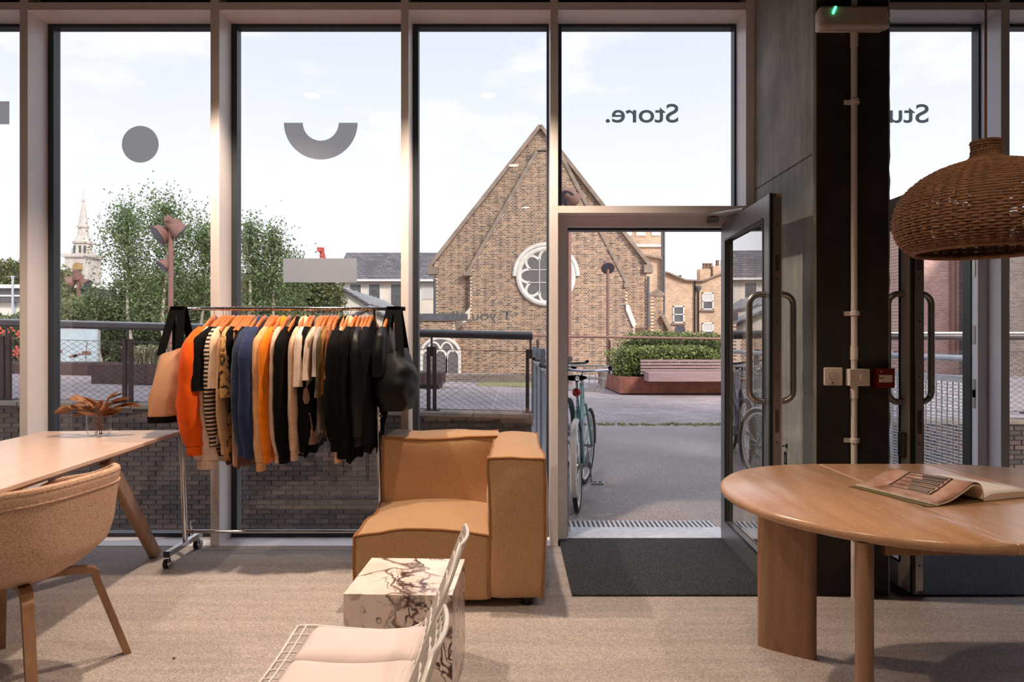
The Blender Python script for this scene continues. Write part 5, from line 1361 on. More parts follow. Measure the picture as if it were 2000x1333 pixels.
L = [
 (419, 'long', cloth(ORANGE), 872, 887, 'bright orange sweatshirt at the left end of the rail', None, 1.75, 1.1, 'sweatshirt'),
 (436, 'long', cloth(CREAM), 905, 918, 'long cream knit pullover next to the bright orange sweatshirt', None, 0.85, 1.2, 'pullover'),
 (442, 'short', cloth(BLACK), 888, 762, 'black short sleeved tee next to the striped top', None, 1.5, 1.0, 't_shirt'),
 (448, 'long', MT['stripe'], 880, 872, 'black and white striped long sleeved top', None, 1.0, .9, 'striped_top'),
 (457, 'short', cloth((222, 196, 172)), 860, 758, 'ivory short sleeved shirt beside the striped top', None, 0.9, .8, 'shirt'),
 (466, 'long', cloth((206, 166, 124)), 895, 888, 'sand coloured shirt beside the mottled ochre one', None, 0.8, .8, 'shirt'),
 (473, 'short', MT['camo'], 900, 775, 'mottled ochre print shirt left of the navy hoodie', None, 1.0, .9, 'shirt'),
 (479, 'short', cloth((16, 15, 16)), 800, 758, 'black tee left of the pink beige trousers', None, 1.2, 1.0, 't_shirt'),
 (487, 'none', cloth((214, 172, 150)), 905, 0, 'pink beige trousers folded on a hanger', None, 1, 1.1, 'trousers'),
 (492, 'none', cloth((120, 74, 40)), 908, 0, 'brown trousers peeking out below the pink beige ones', None, 1, .8, 'trousers'),
 (497, 'short', cloth((24, 22, 22)), 830, 730, 'black tee tucked just left of the navy hoodie', None, .8, .8, 't_shirt'),
 (507, 'long', cloth(NAVY), 885, 890, 'navy hoodie with dark collar, left of the pair', 1, 1.4, 1.1, 'hoodie'),
 (518, 'long', cloth(NAVY2), 880, 894, 'navy blue sweatshirt, right of the pair', None, 1.5, 1.1, 'sweatshirt'),
 (531, 'short', cloth((30, 20, 24)), 850, 720, 'black and plum top behind the navy sweatshirt', None, .7, .8, 'top'),
 (537, 'short', cloth((72, 18, 34)), 850, 725, 'burgundy top beside the tan sweatshirt', None, .7, .8, 'top'),
 (543, 'long', cloth((222, 172, 124)), 900, 920, 'pale tan sweatshirt with the longest sleeve', None, 1.2, .9, 'sweatshirt'),
 (555, 'long', cloth((246, 134, 12)), 895, 903, 'amber orange hoodie in the middle of the rail', 1, 0.95, 1.0, 'hoodie'),
 (566, 'long', cloth((222, 192, 172)), 890, 905, 'pale beige hoodie right of the amber orange one', None, 1.0, 1.0, 'hoodie'),
 (582, 'long', cloth(BLACK), 895, 904, 'black hoodie with rounded hood in the middle of the rail', 1, 1.25, 1.1, 'hoodie'),
 (597, 'long', cloth((220, 182, 156)), 885, 900, 'peach beige hoodie right of the black hoodie', 1, 1.0, 1.0, 'hoodie'),
 (607, 'short', cloth((228, 204, 190)), 865, 754, 'cream tee with flared short sleeve', None, 1.4, 1.0, 't_shirt'),
 (613, 'long', cloth((15, 15, 16)), 885, 884, 'black sweatshirt right of the cream tee', None, 1.5, 1.0, 'sweatshirt'),
 (628, 'long', cloth((138, 110, 92)), 860, 868, 'taupe brown hoodie right of the cream tee', 1, 1.0, .9, 'hoodie'),
 (635, 'short', cloth((222, 196, 178)), 850, 742, 'ivory tee between the taupe hoodie and grey shirt', None, 0.9, .8, 't_shirt'),
 (641, 'short', cloth((166, 152, 146)), 840, 735, 'warm grey shirt right of the ivory tee', None, 0.9, .8, 'shirt'),
 (648, 'short', cloth((150, 104, 52)), 850, 768, 'tan olive shirt with ochre sleeve', None, 1.2, .9, 'shirt'),
 (655, 'short', cloth((84, 68, 36)), 850, 775, 'dark olive shirt right of the tan olive one', None, 1.1, .9, 'shirt'),
 (661, 'short', cloth((128, 70, 36)), 850, 740, 'rust brown shirt left of the big black hoodie', None, .7, .8, 'shirt'),
 (674, 'long', cloth((17, 16, 17)), 872, 880, 'big black hoodie with wide sleeves right of the olive shirts', 1, 1.6, 1.2, 'hoodie'),
 (685, 'long', cloth((214, 178, 146)), 880, 905, 'sand beige hoodie between black garments', 1, 0.8, .9, 'hoodie'),
 (696, 'long', cloth((20, 18, 18)), 898, 895, 'black zip jacket right of the sand beige hoodie', None, 1.6, 1.1, 'jacket'),
 (703, 'long', cloth((24, 22, 22)), 890, 886, 'dark sweatshirt, second right of the sand beige hoodie', None, 1.4, 1.1, 'sweatshirt'),
 (712, 'long', MT['leather'], 880, 872, 'shiny black coat with hanging drawcord', None, 1.5, 1.2, 'coat'),
 (720, 'none', cloth((18, 18, 20)), 880, 0, 'black trousers clipped beside the right upright', None, 1, 1.3, 'trousers'),
 (727, 'long', cloth((26, 26, 34)), 882, 870, 'dark navy jacket next to the right upright', None, 1.5, 1.2, 'jacket'),
 (759, 'long', MT['leather'], 795, 780, 'black coated garment left of the black shoulder bag', None, 1.5, 1.1, 'coat'),
]
EX = {419: (.06, -.022, 1.35), 436: (-.01, -.022, 3.7), 442: (.03, -.02, 1.0), 448: (.01, .0, 1.0), 507: (.035, -.008, 1.1), 518: (.05, .0, 1.15), 582: (.035, 0, 1.0), 674: (.05, -.012, 1.3), 555: (.03, 0, .9), 696: (.03, -.01, 1.2), 712: (.02, .01, 1.1), 613: (.01, .02, 1.3), 543: (.02, .006, 1.0)}
for i, (hx, kd, mt, hy, sy, lb, hd, wd, th, nm) in enumerate(L):
    fw, bo, fl = EX.get(hx, (random.Random(i).uniform(-.015, .015), random.Random(i + 50).uniform(-.012, .012), 1.0))
    garment(hx, kd, mt, hy, sy, lb, hd, wd, th, None, i, fw, nm, .12 if nm == 'pullover' else 0, bo, fl)
dc = MB()
for dx in (0, .012): dc.tube(spline([(px(716, 3.9) + dx, 3.9, pz(870, 3.9)), (px(716, 3.9) + dx, 3.9, pz(910, 3.9)), (px(717, 3.9) + dx * .6, 3.9, pz(942, 3.9))], 4), .0022, 6)
tag(obj('drawcord', dc, MT['black_plastic']), 'thin black drawcord dangling from the shiny coat', 'cord')

# bags on the rail ends
def tote(name, X, zt, zb_, w_, d_, mat, strap, label, Ycen, base=None, tilt=0, slump=0):
    t = thing(name, label, 'bag', (X, Ycen, ZBAR))
    def f(u, v):
        a = 2 * math.pi * v; ca, sa = math.cos(a), math.sin(a)
        sq = lambda c: math.copysign(abs(c) ** .55, c)
        k = .62 + .40 * math.sin(math.pi * (.08 + .62 * u)) + slump * math.sin(math.pi * u) * .25
        z = (zt * (1 - u) + zb_ * u) - ZBAR + .03 * ca * (1 - u)
        wr = (.010 + .03 * slump) * mnoise.noise(Vector((X * 7, v * 7, u * 5)))
        return Vector((sq(ca) * w_ * k + wr + tilt * u, sq(sa) * d_ * (k + .05), z))
    b = MB().grid(f, 18, 36, cv=True); b.f.append(tuple(range(17 * 36, 18 * 36)))
    o = obj('body', b, mat, t, smooth=True, angle=60)
    if base:
        obj('base_panel', MB().grid(lambda u, v: f(.92 + .08 * u, v) + Vector((math.cos(2 * math.pi * v) * .004, math.sin(2 * math.pi * v) * .004, -.004 * u)), 5, 36, cv=True), base, o, smooth=True)
    for s in (-1, 1):
        y = s * d_ * .55
        m = MB(); e1, e2 = Vector((-w_ * .75, y, zt - ZBAR - .02)), Vector((w_ * .55, y, zt - ZBAR - .02))
        tp = Vector((.0, s * .012, .014))
        for a_, b_ in ((e1, tp), (tp, e2)): m.bar(a_, b_, .004, .036, up=(0, 1, 0) if False else (0, 0, 1))
        pts = [e1, tp + Vector((-.02, 0, -.004)), tp + Vector((.02, 0, -.004)), e2]
        m2 = MB()
        for i in range(3):
            a_, b_ = pts[i], pts[i + 1]; wv = Vector((.024, 0, 0)) if i != 1 else Vector((0, .02, 0))
            if i == 1: continue
            m2.add([a_ - wv, a_ + wv, b_ + wv, b_ - wv], [(0, 1, 2, 3)])
        m2.add([pts[1] + Vector((-.02, -.012, 0)), pts[1] + Vector((-.02, .012, 0)), pts[2] + Vector((.02, .012, 0)), pts[2] + Vector((.02, -.012, 0))], [(0, 1, 2, 3)])
        obj('strap', m2, strap, t, solid=.004)
    return t
MT['canvas'] = M('tan waxed canvas', S(204, 158, 126), .8, 0, .10, 6, .3, 60)
MT['strap'] = M('black webbing', S(13, 13, 14), .85, 0, .1, 60, spec=.1)
tote('tote_bag', px(358, YRk) - .012, pz(688, 4.0), pz(822, 4.0), .082, .17, MT['canvas'], MT['strap'], 'tan canvas tote bag with black straps on the left end of the rail', YRk - .03, MT['strap'], -.045)
MT['nylon'] = M('black nylon', S(13, 13, 15), .6, 0, .2, 7, .6, 14, spec=.25)
tote('shoulder_bag', px(772, YRk), pz(690, 4.0), pz(800, 4.0), .095, .20, MT['nylon'], MT['strap'], 'slouchy black nylon shoulder bag on the right end of the rail', YRk - .03, None, .02, 1)

# ------------------------------------------------------------------ left table
MT['ash'] = wood('pale oak veneer', S(208, 176, 156), S(228, 200, 182), .28, 'y', .8)
MT['ash_leg'] = wood('oak leg', S(142, 104, 78), S(178, 138, 106), .4, 'z', .8)
dk = thing('work_table', 'long pale oak table with splayed legs at the left', 'table', (-2.06, 4.285, 0), R(4.5))
TL, TW = 2.3, .83
obj('table_top', MB().box(-TW, 0, -TL, 0, .722, .742), MT['ash'], dk, bevel=.003)
obj('apron', MB().box(-TW + .10, -.10, -TL + .25, -.22, .68, .722).box(-.10, -.045, -TL + .22, -.36, .700, .722).box(-TW + .045, -TW + .10, -TL + .22, -.36, .700, .722), MT['ash_leg'], dk, bevel=.002)
for sx in (0, 1):
    X0 = -.075 if sx == 0 else -TW + .075
    for y0, y1 in ((-.80, -.15), (-TL + .80, -TL + .15)):
        xe = X0 + (-.03 if sx == 0 else .03)
        obj('leg', MB().bar((X0, y0, .70), (xe, y1, .0), .045, .085, up=(0, 1, 0), w2=.045, h2=.075), MT['ash_leg'], dk, bevel=.012, bseg=3)

# glass mug and dried sprig
mx, my, mz = px(194, 4.0), 4.0, .743
mg = thing('glass_mug', 'clear glass mug holding dried leaves on the pale table', 'mug', (mx, my, mz))
obj('bowl', MB().lathe([(.001, 0), (.045, 0), (.060, .010), (.066, .04), (.066, .13), (.063, .13), (.063, .042), (.057, .014), (.044, .006), (.001, .006)], (0, 0, 0), 36, cap=False), MT['clear'], mg, smooth=True, angle=60)
obj('handle', MB().tube(spline([(-.064, 0, .115), (-.100, 0, .112), (-.112, 0, .075), (-.095, 0, .04), (-.063, 0, .035)], 6), .007, 10), MT['clear'], mg, smooth=True)
sp = thing('dried_sprig', 'brown dried eucalyptus sprig standing in the glass mug', 'plant', (mx, my, mz + .008))
MT['dry'] = island_mat('dried brown leaf', [(0, S(120, 74, 44)), (.4, S(154, 100, 60)), (.7, S(178, 128, 86)), (1, S(104, 66, 42))], .55, obj_random=True, var=.3, vs=30, bump=.2, transl=.15)
MT['stemdry'] = M('dry stem', S(128, 84, 56), .8, 0, .2, 20)
rnd = random.Random(12)
stems = []
for i, (tx, ty, tz) in enumerate(((-.15, -.02, .155), (-.10, .04, .185), (-.02, -.05, .175), (.03, .03, .20), (.09, -.02, .19), (.14, .02, .165), (.0, .0, .16))):
    st = spline([(rnd.uniform(-.02, .03), rnd.uniform(-.02, .02), .0), (tx * .15, ty * .3, .09), (tx * .55, ty * .7, .15), (tx, ty, tz)], 5); stems.append(st)
    obj('stem', MB().tube(st, .0022, 6), MT['stemdry'], sp, smooth=True)
def dleaf(p, d, L_, w_, curl, roll):
    d = d.normalized(); s_ = d.cross(Vector((0, 0, 1))).normalized(); s_ = Matrix.Rotation(roll, 3, d) @ s_; n_ = s_.cross(d)
    m = MB()
    def f(u, v):
        ww = w_ * math.sin(math.pi * min(1, .06 + .94 * u)) ** .75 * (1 - .25 * u); t_ = (v - .5) * 2
        return p + d * L_ * u + s_ * ww * t_ + n_ * (curl * L_ * (u * u) + abs(t_) * ww * .45)
    m.grid(f, 9, 5); obj('leaf', m, MT['dry'], sp, smooth=True, solid=.0008)
for i, st in enumerate(stems):
    for k in range(4):
        j = [len(st) - 1, len(st) - 3, len(st) - 6, len(st) - 9][k]
        q = st[max(1, j)]; dirx = (st[j] - st[j - 2]).normalized()
        a = rnd.uniform(-1.0, 1.0)
        d = Vector((dirx.x * 1.2 + a * .5, dirx.y * .8 + rnd.uniform(-.6, .4), rnd.uniform(-.1, .5)))
        if k == 0: d = Vector((dirx.x * 1.6, dirx.y, rnd.uniform(-.05, .25)))
        dleaf(q, d, rnd.uniform(.08, .12), rnd.uniform(.021, .034), rnd.uniform(-.35, .35), rnd.uniform(-1.2, 1.2))

# ------------------------------------------------------------------ tub chair
def tweed():
    m, t, b = newmat('oatmeal tweed')
    n = tnoise(t, coords(t, (1, 1, 1.5)), 190, 2, .85); g = tnoise(t, coords(t), 22, 4)
    c = tramp(t, n, [(.30, S(112, 76, 58)), (.43, S(186, 148, 124)), (.6, S(212, 178, 154)), (.78, S(226, 200, 182))])
    t.links.new(c, b.inputs['Base Color']); b.inputs['Roughness'].default_value = .95; tbump(t, b, n, .4, .003)
    return m
MT['tweed'] = tweed()
tcx, tcy = -1.895, 2.61
tc_ = thing('tub_chair', 'oatmeal tweed tub chair with wooden legs at the left table', 'chair', (tcx, tcy, 0), R(-4))
def shell(k):
    def f(u, v):
        a = R(-150 + 300 * v)                    # 0 = back (+x)
        back = max(0, math.cos(a * .5)) 
        rim = .52 + .240 * min(1, max(0, (R(150) - abs(a)) / R(95))) ** .55 + .012 * math.cos(a)
        bz = .415; z = bz + (rim - bz) * u ** 1.15
        prof = .10 + .165 * min(1, (u * 3.1)) ** .55 + .040 * u
        rr_ = (prof + k)
        ex = 1.0 + .06 * abs(math.sin(a))
        sq_ = lambda c: math.copysign(abs(c) ** (1 - .36 * min(1, u * 2)), c)
        return Vector((sq_(math.cos(a)) * rr_ * .92 * (1.0 if math.cos(a) > 0 else .96), sq_(math.sin(a)) * rr_ * ex, z + (0 if u > .05 else -.004)))
    return f
sh_ = MB().grid(shell(.0), 26, 60)
obj('shell', sh_, MT['tweed'], tc_, smooth=True, angle=180, solid=.030)
rimf = shell(.0)
obj('rim_piping', MB().tube([rimf(1.0, i / 60) + Vector((math.cos(R(-150 + 5 * i)) * .002, math.sin(R(-150 + 5 * i)) * .002, .004)) for i in range(61)], .0155, 10), MT['tweed'], tc_, smooth=True)
obj('seam', MB().tube([rimf(.90, i / 60) + Vector((math.cos(R(-150 + 5 * i)) * .0165, math.sin(R(-150 + 5 * i)) * .0165, 0)) for i in range(61)], .0045, 6), MT['tweed'], tc_, smooth=True)
obj('seat', MB().lathe([(.02, .43), (.16, .435), (.20, .45), (.205, .47), (.18, .485), (.02, .49)], (0, 0, 0), 32), MT['tweed'], tc_, smooth=True)
for sx, sy in ((1, 1), (1, -1), (-1, 1), (-1, -1)):
    ft_ = Vector((sx * .28 - .005, sy * .255, 0)); kn = Vector((sx * .195 - .012, sy * .17, .375))
    pts = spline([(sx * .02, sy * .02, .388), (sx * .12, sy * .105, .389), kn + Vector((0, 0, -.004)), kn.lerp(ft_, .12), kn.lerp(ft_, .5), ft_], 5)
    m = MB(); n_ = len(pts)
    vs = []
    dirh = Vector((sx * .8, sy * .7, 0)).normalized(); side = Vector((-dirh.y, dirh.x, 0))
    for i, p in enumerate(pts):
        d = (pts[min(i + 1, n_ - 1)] - pts[max(0, i - 1)]).normalized(); up_ = side.cross(d).normalized(); w_ = .021 - .004 * i / n_; h_ = .014
        vs += [p + side * w_ * a + up_ * h_ * b for a, b in ((-1, -1), (1, -1), (1, 1), (-1, 1))]
    fs = [(0, 1, 2, 3), tuple((n_ - 1) * 4 + q for q in (3, 2, 1, 0))]
    for i in range(n_ - 1):
        for q in range(4): fs.append((i * 4 + q, i * 4 + (q + 1) % 4, i * 4 + 4 + (q + 1) % 4, i * 4 + 4 + q))
    obj('leg', m.add(vs, fs), MT['oakz'], tc_, smooth=True, angle=40, bevel=.003)

# ------------------------------------------------------------------ corner armchair
def linen():
    m, t, b = newmat('tan linen weave')
    w1 = t.nodes.new('ShaderNodeTexWave'); w1.bands_direction = 'X'; w1.inputs['Scale'].default_value = 130; t.links.new(coords(t), w1.inputs['Vector'])
    w2 = t.nodes.new('ShaderNodeTexWave'); w2.bands_direction = 'Z'; w2.inputs['Scale'].default_value = 130; t.links.new(coords(t), w2.inputs['Vector'])
    n = tnoise(t, coords(t, (1, 1, 1)), 210, 4, .75)
    c = tramp(t, n, [(.3, S(150, 112, 78)), (.5, S(176, 136, 98)), (.7, S(196, 158, 120))])
    mm = t.nodes.new('ShaderNodeMath'); mm.operation = 'MULTIPLY'; t.links.new(w1.outputs['Fac'], mm.inputs[0]); t.links.new(w2.outputs['Fac'], mm.inputs[1])
    t.links.new(c, b.inputs['Base Color']); b.inputs['Roughness'].default_value = .9; b.inputs['Sheen Weight'].default_value = .55; b.inputs['Sheen Tint'].default_value = (1, .9, .82, 1)
    b.inputs['Specular IOR Level'].default_value = .2
    tbump(t, b, n, .35, .003)
    return m
MT['linen'] = linen()
MT['linen_pipe'] = M('tan piping', S(150, 102, 60), .9, 0, .12, 50, .3, 300)
ac = thing('corner_armchair', 'tan linen corner armchair with piped edges in front of the window', 'armchair', (-.31, 3.78, 0))
def cushion(name, x0, x1, y0, y1, z0, z1, bul, sag=0, seed=0, n=15, pipes=(), topdip=0):
    """soft box with crisp edges: faces swell by bul, edges wander a little"""
    bm = bmesh.new(); bmesh.ops.create_cube(bm, size=2)
    bmesh.ops.subdivide_edges(bm, edges=bm.edges, cuts=n, use_grid_fill=True)
    c = Vector(((x0 + x1) / 2, (y0 + y1) / 2, (z0 + z1) / 2)); h = Vector(((x1 - x0) / 2, (y1 - y0) / 2, (z1 - z0) / 2))
    def shape(p):
        e = [max(0, 1 - abs(q) ** 2.4) for q in p]
        s_ = Vector(p)
        q = Vector((s_.x * h.x, s_.y * h.y, s_.z * h.z))
        for ax in range(3):
            o_ = [i for i in range(3) if i != ax]
            if abs(s_[ax]) > .999:
                q[ax] += math.copysign(bul, s_[ax]) * (e[o_[0]] * e[o_[1]]) ** .6
        q.z += sag * (1 if s_.z > 0 else 0) * abs(s_.z) * (e[0] * .6) * (1 if True else 0)
        nn = Vector((q.x * 4 + seed, q.y * 4, q.z * 4)); q += mnoise.noise_vector(nn) * .017
        nn = Vector((q.x * 14 + seed, q.y * 14, q.z * 14)); q += mnoise.noise_vector(nn) * .003
        r_ = .985
        return c + q
    mb = MB(); mb.v = [tuple(shape(v.co)) for v in bm.verts]; mb.f = [tuple(v.index for v in f.verts) for f in bm.faces]; bm.free()
    o = obj(name, mb, MT['linen'], ac, w=True, smooth=True, angle=60, bevel=.014, bseg=3)
    for (p0, p1) in pipes:
        pts = [shape(Vector(p0).lerp(Vector(p1), i / 24)) for i in range(25)]
        obj('piping', MB().tube(pts, .0062, 8), MT['linen_pipe'], o, w=True, smooth=True)
    return o
AX0, AX1, AY0, AY1, AT = -.765, .155, 3.31, 4.26, .735
cushion('seat', AX0, -.105, AY0 + .005, 4.0, .045, .352, .012, .050, 3, pipes=[((-1, -1, 1), (1, -1, 1)), ((-1, -1, 1), (-1, 1, 1)), ((-1, -1, -1), (-1, -1, 1))])
cushion('backrest', AX0 + .015, -.085, 3.965, AY1, .05, AT + .01, .022, -.022, 8, pipes=[((-1, -1, 1), (1, -1, 1)), ((-1, -1, -.1), (-1, -1, 1)), ((-1, 1, 1), (1, 1, 1)), ((-1, -1, 1), (-1, 1, 1))])
cushion('armrest', -.110, AX1, AY0, AY1 + .005, .05, AT - .01, .026, .012, 14, pipes=[((-1, -1, 1), (1, -1, 1)), ((-1, -1, -1), (-1, -1, 1)), ((1, -1, -1), (1, -1, 1)), ((1, -1, 1), (1, 1, 1)), ((-1, -1, 1), (-1, .35, 1))])
for x, y in ((AX0 + .08, AY0 + .08), (AX1 - .08, AY0 + .08), (AX0 + .08, AY1 - .08), (AX1 - .08, AY1 - .08)):
    obj('foot', MB().lathe([(.03, 0), (.035, .05)], (x, y, 0), 14), MT['black_plastic'], ac, w=True)

# ------------------------------------------------------------------ marble cube
def marble():
    m, t, b = newmat('breccia viola marble')
    v = coords(t, rot=(0, R(28), R(20)))
    d = t.nodes.new('ShaderNodeTexNoise'); d.inputs['Scale'].default_value = 4.0; d.inputs['Detail'].default_value = 6; t.links.new(v, d.inputs['Vector'])
    av = t.nodes.new('ShaderNodeMix'); av.data_type = 'VECTOR'; av.inputs[0].default_value = .34
    t.links.new(v, av.inputs[4]); t.links.new(d.outputs['Color'], av.inputs[5])
    sc = t.nodes.new('ShaderNodeMapping'); sc.inputs['Scale'].default_value = (1.0, 1.0, .42); t.links.new(av.outputs[1], sc.inputs[0])
    def veins(scale, w0, w1):
        vo = t.nodes.new('ShaderNodeTexVoronoi'); vo.feature = 'DISTANCE_TO_EDGE'; vo.inputs['Scale'].default_value = scale; t.links.new(sc.outputs[0], vo.inputs['Vector'])
        return tramp(t, vo.outputs['Distance'], [(w0, (1, 1, 1)), (w1, (0, 0, 0))])
    base = tramp(t, tnoise(t, v, 5, 6), [(.3, S(226, 204, 196)), (.6, S(244, 232, 226))])
    msk = tramp(t, tnoise(t, v, 3.4, 4), [(.44, (0, 0, 0)), (.54, (1, 1, 1))])
    v1 = veins(7, .012, .05); v2 = veins(19, .01, .06)
    def mul(a, b_):
        n = t.nodes.new('ShaderNodeMix'); n.data_type = 'RGBA'; n.blend_type = 'MULTIPLY'; n.inputs[0].default_value = 1; t.links.new(a, n.inputs[6]); t.links.new(b_, n.inputs[7]); return n.outputs[2]
    c = mixc(t, mul(v2, msk), base, S(74, 48, 50))
    c = mixc(t, mul(v1, tramp(t, tnoise(t, v, 2.1, 3), [(.36, (.15, .15, .15)), (.55, (1, 1, 1))])), c, S(86, 56, 48))
    t.links.new(c, b.inputs['Base Color']); b.inputs['Roughness'].default_value = .2
    return m
MT['marble'] = marble()
tag(obj('marble_cube', MB().box(-.197, .197, -.205, .205, 0, .389), MT['marble'], bevel=.002), 'veined white marble cube side table in front of the armchair', 'side table')
o = bpy.data.objects['marble_cube']; o.location = (-.402, 2.655, 0); o.rotation_euler = (0, 0, R(-2.5))

# ------------------------------------------------------------------ wire chairs
MT['wire'] = M('white coated wire', S(232, 228, 224), .3, .1, .03, 9)
MT['pad'] = M('blush seat pad', S(222, 206, 206), .85, 0, .05, 9, .2, 300, sheen=.2)
def wire_chair(cy, label):
    t = thing('wire_chair', label, 'chair', (-.40, cy, 0), 0, group='white wire chairs')
    # side profile in x: front lip -> seat -> back top
    prof = spline([(-.235, 0, .438), (-.20, 0, .452), (.02, 0, .438), (.125, 0, .452), (.178, 0, .52), (.245, 0, .69), (.285, 0, .80)], 6)
    n_ = len(prof)
    def S_(i, s_):
        p = prof[i]; u = i / (n_ - 1)
        hw = .235 - .02 * (u > .6) * (u - .6) * 5 - .10 * max(0, u - .88) / .12 * 1.0
        cup = .012 * s_ * s_ * min(1, u * 1.5)
        return Vector((p.x - cup * (1 if u > .55 else .0), s_ * hw, p.z + (.015 * s_ * s_ if u < .55 else 0)))
    rim = [S_(i, -1) for i in range(n_)] + [S_(n_ - 1, -1 + 2 * k / 8) for k in range(1, 8)] + [S_(i, 1) for i in range(n_ - 1, -1, -1)] + [S_(0, 1 - 2 * k / 8) for k in range(1, 8)]
    obj('rim', MB().tube(rim, .0048, 8, closed=True), MT['wire'], t, smooth=True)
    ln = MB(); cr_ = MB()
    for k in range(1, 10):
        s_ = -1 + 2 * k / 10; ln.tube([S_(i, s_) for i in range(n_)], .0028, 6)
    for i in range(2, n_ - 1, 2):
        cr_.tube([S_(i, -1 + 2 * k / 8) + Vector((0, 0, .003)) for k in range(9)], .0028, 6)
    obj('long_wires', ln, MT['wire'], t, smooth=True); obj('cross_wires', cr_, MT['wire'], t, smooth=True)
    for s_ in (-1, 1):
        obj('sled_leg', MB().tube(spline([(-.17, s_ * .17, .43), (-.20, s_ * .20, .2), (-.21, s_ * .21, .02), (-.17, s_ * .21, .009), (.0, s_ * .21, .009), (.20, s_ * .21, .009), (.23, s_ * .21, .03), (.18, s_ * .19, .25), (.12, s_ * .16, .44)], 5), .007, 8), MT['wire'], t, smooth=True)
    for s_ in (-1, 1):
        def f(u, v):
            x = -.170 + .325 * u; yy = s_ * (.004 + .200 * v)
            d_ = min(u, 1 - u, v, 1 - v); k_ = min(1, d_ / .12) ** .5
            return Vector((x + (.02 * v if u > .5 else -.0) , yy, .458 - .012 * math.sin(math.pi * u) + .026 * k_))
        top = MB().grid(f, 18, 14)
        o_ = obj('seat_pad', top, MT['pad'], t, smooth=True, angle=180, solid=.02)
    return t
wire_chair(1.76, 'white wire chair with blush seat pad in front of the marble cube')
wire_chair(1.19, 'nearest white wire chair, only its back rising at the bottom edge')

# ------------------------------------------------------------------ oval table
MT['oakt'] = wood('soaped oak top', S(172, 130, 100), S(198, 158, 126), .24, 'y', .7)
TX0, TX1, TY, TA, TB = 1.39, 1.88, 2.49, .60, .615
ot = thing('oval_table', 'oval oak extension table with slab legs at the right', 'table', ((TX0 + TX1) / 2, TY, 0))
def bull(poly_, z0, z1):
    """closed outline with a bullnose edge"""
    n_ = len(poly_); c = Vector((sum(p[0] for p in poly_) / n_, sum(p[1] for p in poly_) / n_)); m = MB(); vs = []
    prof = [(-.016, z0), (-.004, z0 + .006), (0, z0 + .015), (-.003, z1 - .007), (-.012, z1)]
    for q in range(len(prof)):
        for i in range(n_):
            p = Vector(poly_[i]); a = Vector(poly_[i - 1]); b = Vector(poly_[(i + 1) % n_]); tg = (b - a).normalized(); nn = Vector((tg.y, -tg.x))
            vs.append((*(p + nn * prof[q][0] * poly_w[i]), prof[q][1]))
    fs = [tuple(range(n_))[::-1], tuple((len(prof) - 1) * n_ + i for i in range(n_))]
    for q in range(len(prof) - 1):
        for i in range(n_): fs.append((q * n_ + i, q * n_ + (i + 1) % n_, (q + 1) * n_ + (i + 1) % n_, (q + 1) * n_ + i))
    return m.add(vs, fs)
zt0, zt1 = .708, .742
K = 40
left = [(TX0 - .0008, TY + TB)] + [(TX0 - TA * abs(math.sin(math.pi * i / K)) ** .92, TY + TB * math.cos(math.pi * i / K)) for i in range(1, K)] + [(TX0 - .0008, TY - TB)]
poly_w = [1] * len(left); poly_w[0] = poly_w[-1] = .4
obj('top_leaf', bull(left, zt0, zt1), MT['oakt'], ot, w=True, smooth=True, angle=50)
right = [(TX0 + TX1 - a, b) for a, b in left[::-1]]
obj('top_leaf', bull(right, zt0, zt1), MT['oakt'], ot, w=True, smooth=True, angle=50)
obj('centre_leaf', MB().box(TX0 + .0012, TX1 - .0012, TY - TB, TY + TB, zt0, zt1), MT['oakt'], ot, w=True, bevel=.007, bseg=3)
def slab(cx_, cy_, ang, label=None):
    n_ = 28; a_, b_ = .118, .024
    pl2 = [(math.copysign(abs(math.cos(2 * math.pi * i / n_)) ** .45, math.cos(2 * math.pi * i / n_)) * a_, math.copysign(abs(math.sin(2 * math.pi * i / n_)) ** .75, math.sin(2 * math.pi * i / n_)) * b_) for i in range(n_)]
    ca, sa = math.cos(ang), math.sin(ang)
    return obj('leg', MB().prism(pl2, lambda u, v, t: (cx_ + u * ca - v * sa, cy_ + u * sa + v * ca, t), 0, zt0), MT['oakz'], ot, w=True, smooth=True, angle=50)
ox = TX0 + TX1
slab(1.148, 2.855, R(-37)); slab(1.085, 2.10, R(60)); slab(ox - 1.03, 2.80, R(37)); slab(ox - 1.085, 2.10, R(-60))
for m_ in (MB().box(1.12, ox - 1.12, 2.05, 2.075, .655, zt0), MB().box(1.18, ox - 1.18, 2.87, 2.895, .655, zt0), MB().bar((1.10, 2.12, .68), (1.15, 2.82, .68), .022, .05), MB().bar((ox - 1.10, 2.12, .68), (ox - 1.15, 2.82, .68), .022, .05)):
    obj('apron_rail', m_, MT['oakz'], ot, w=True, bevel=.002)

# magazine
mgz = thing('open_magazine', 'open magazine with curled page and green cover on the oval table', 'magazine', (1.43, 2.296, zt1))
Bv = Vector((1.43, 2.296, zt1 + .001)); ev = Vector((-.11, .324, 0)); pv = Vector((.947, .321, 0))
MT['paper'] = M('white paper', S(226, 214, 206), .5, 0, .04, 6)
MT['cover'] = M('olive magazine cover', S(96, 84, 48), .45, 0, .08, 8)
def printed():
    m, t, b = newmat('printed page photograph')
    v = coords(t); n = tnoise(t, coords(t, (1, 1, 1)), 9, 5, .6); g = tnoise(t, v, 30, 4)
    c = tramp(t, n, [(.3, S(98, 66, 56)), (.45, S(168, 128, 112)), (.6, S(196, 164, 148)), (.75, S(146, 104, 88))])
    t.links.new(c, b.inputs['Base Color']); b.inputs['Roughness'].default_value = .32
    return m
MT['print'] = printed()
cv = MB(); a0 = Bv - pv * .035
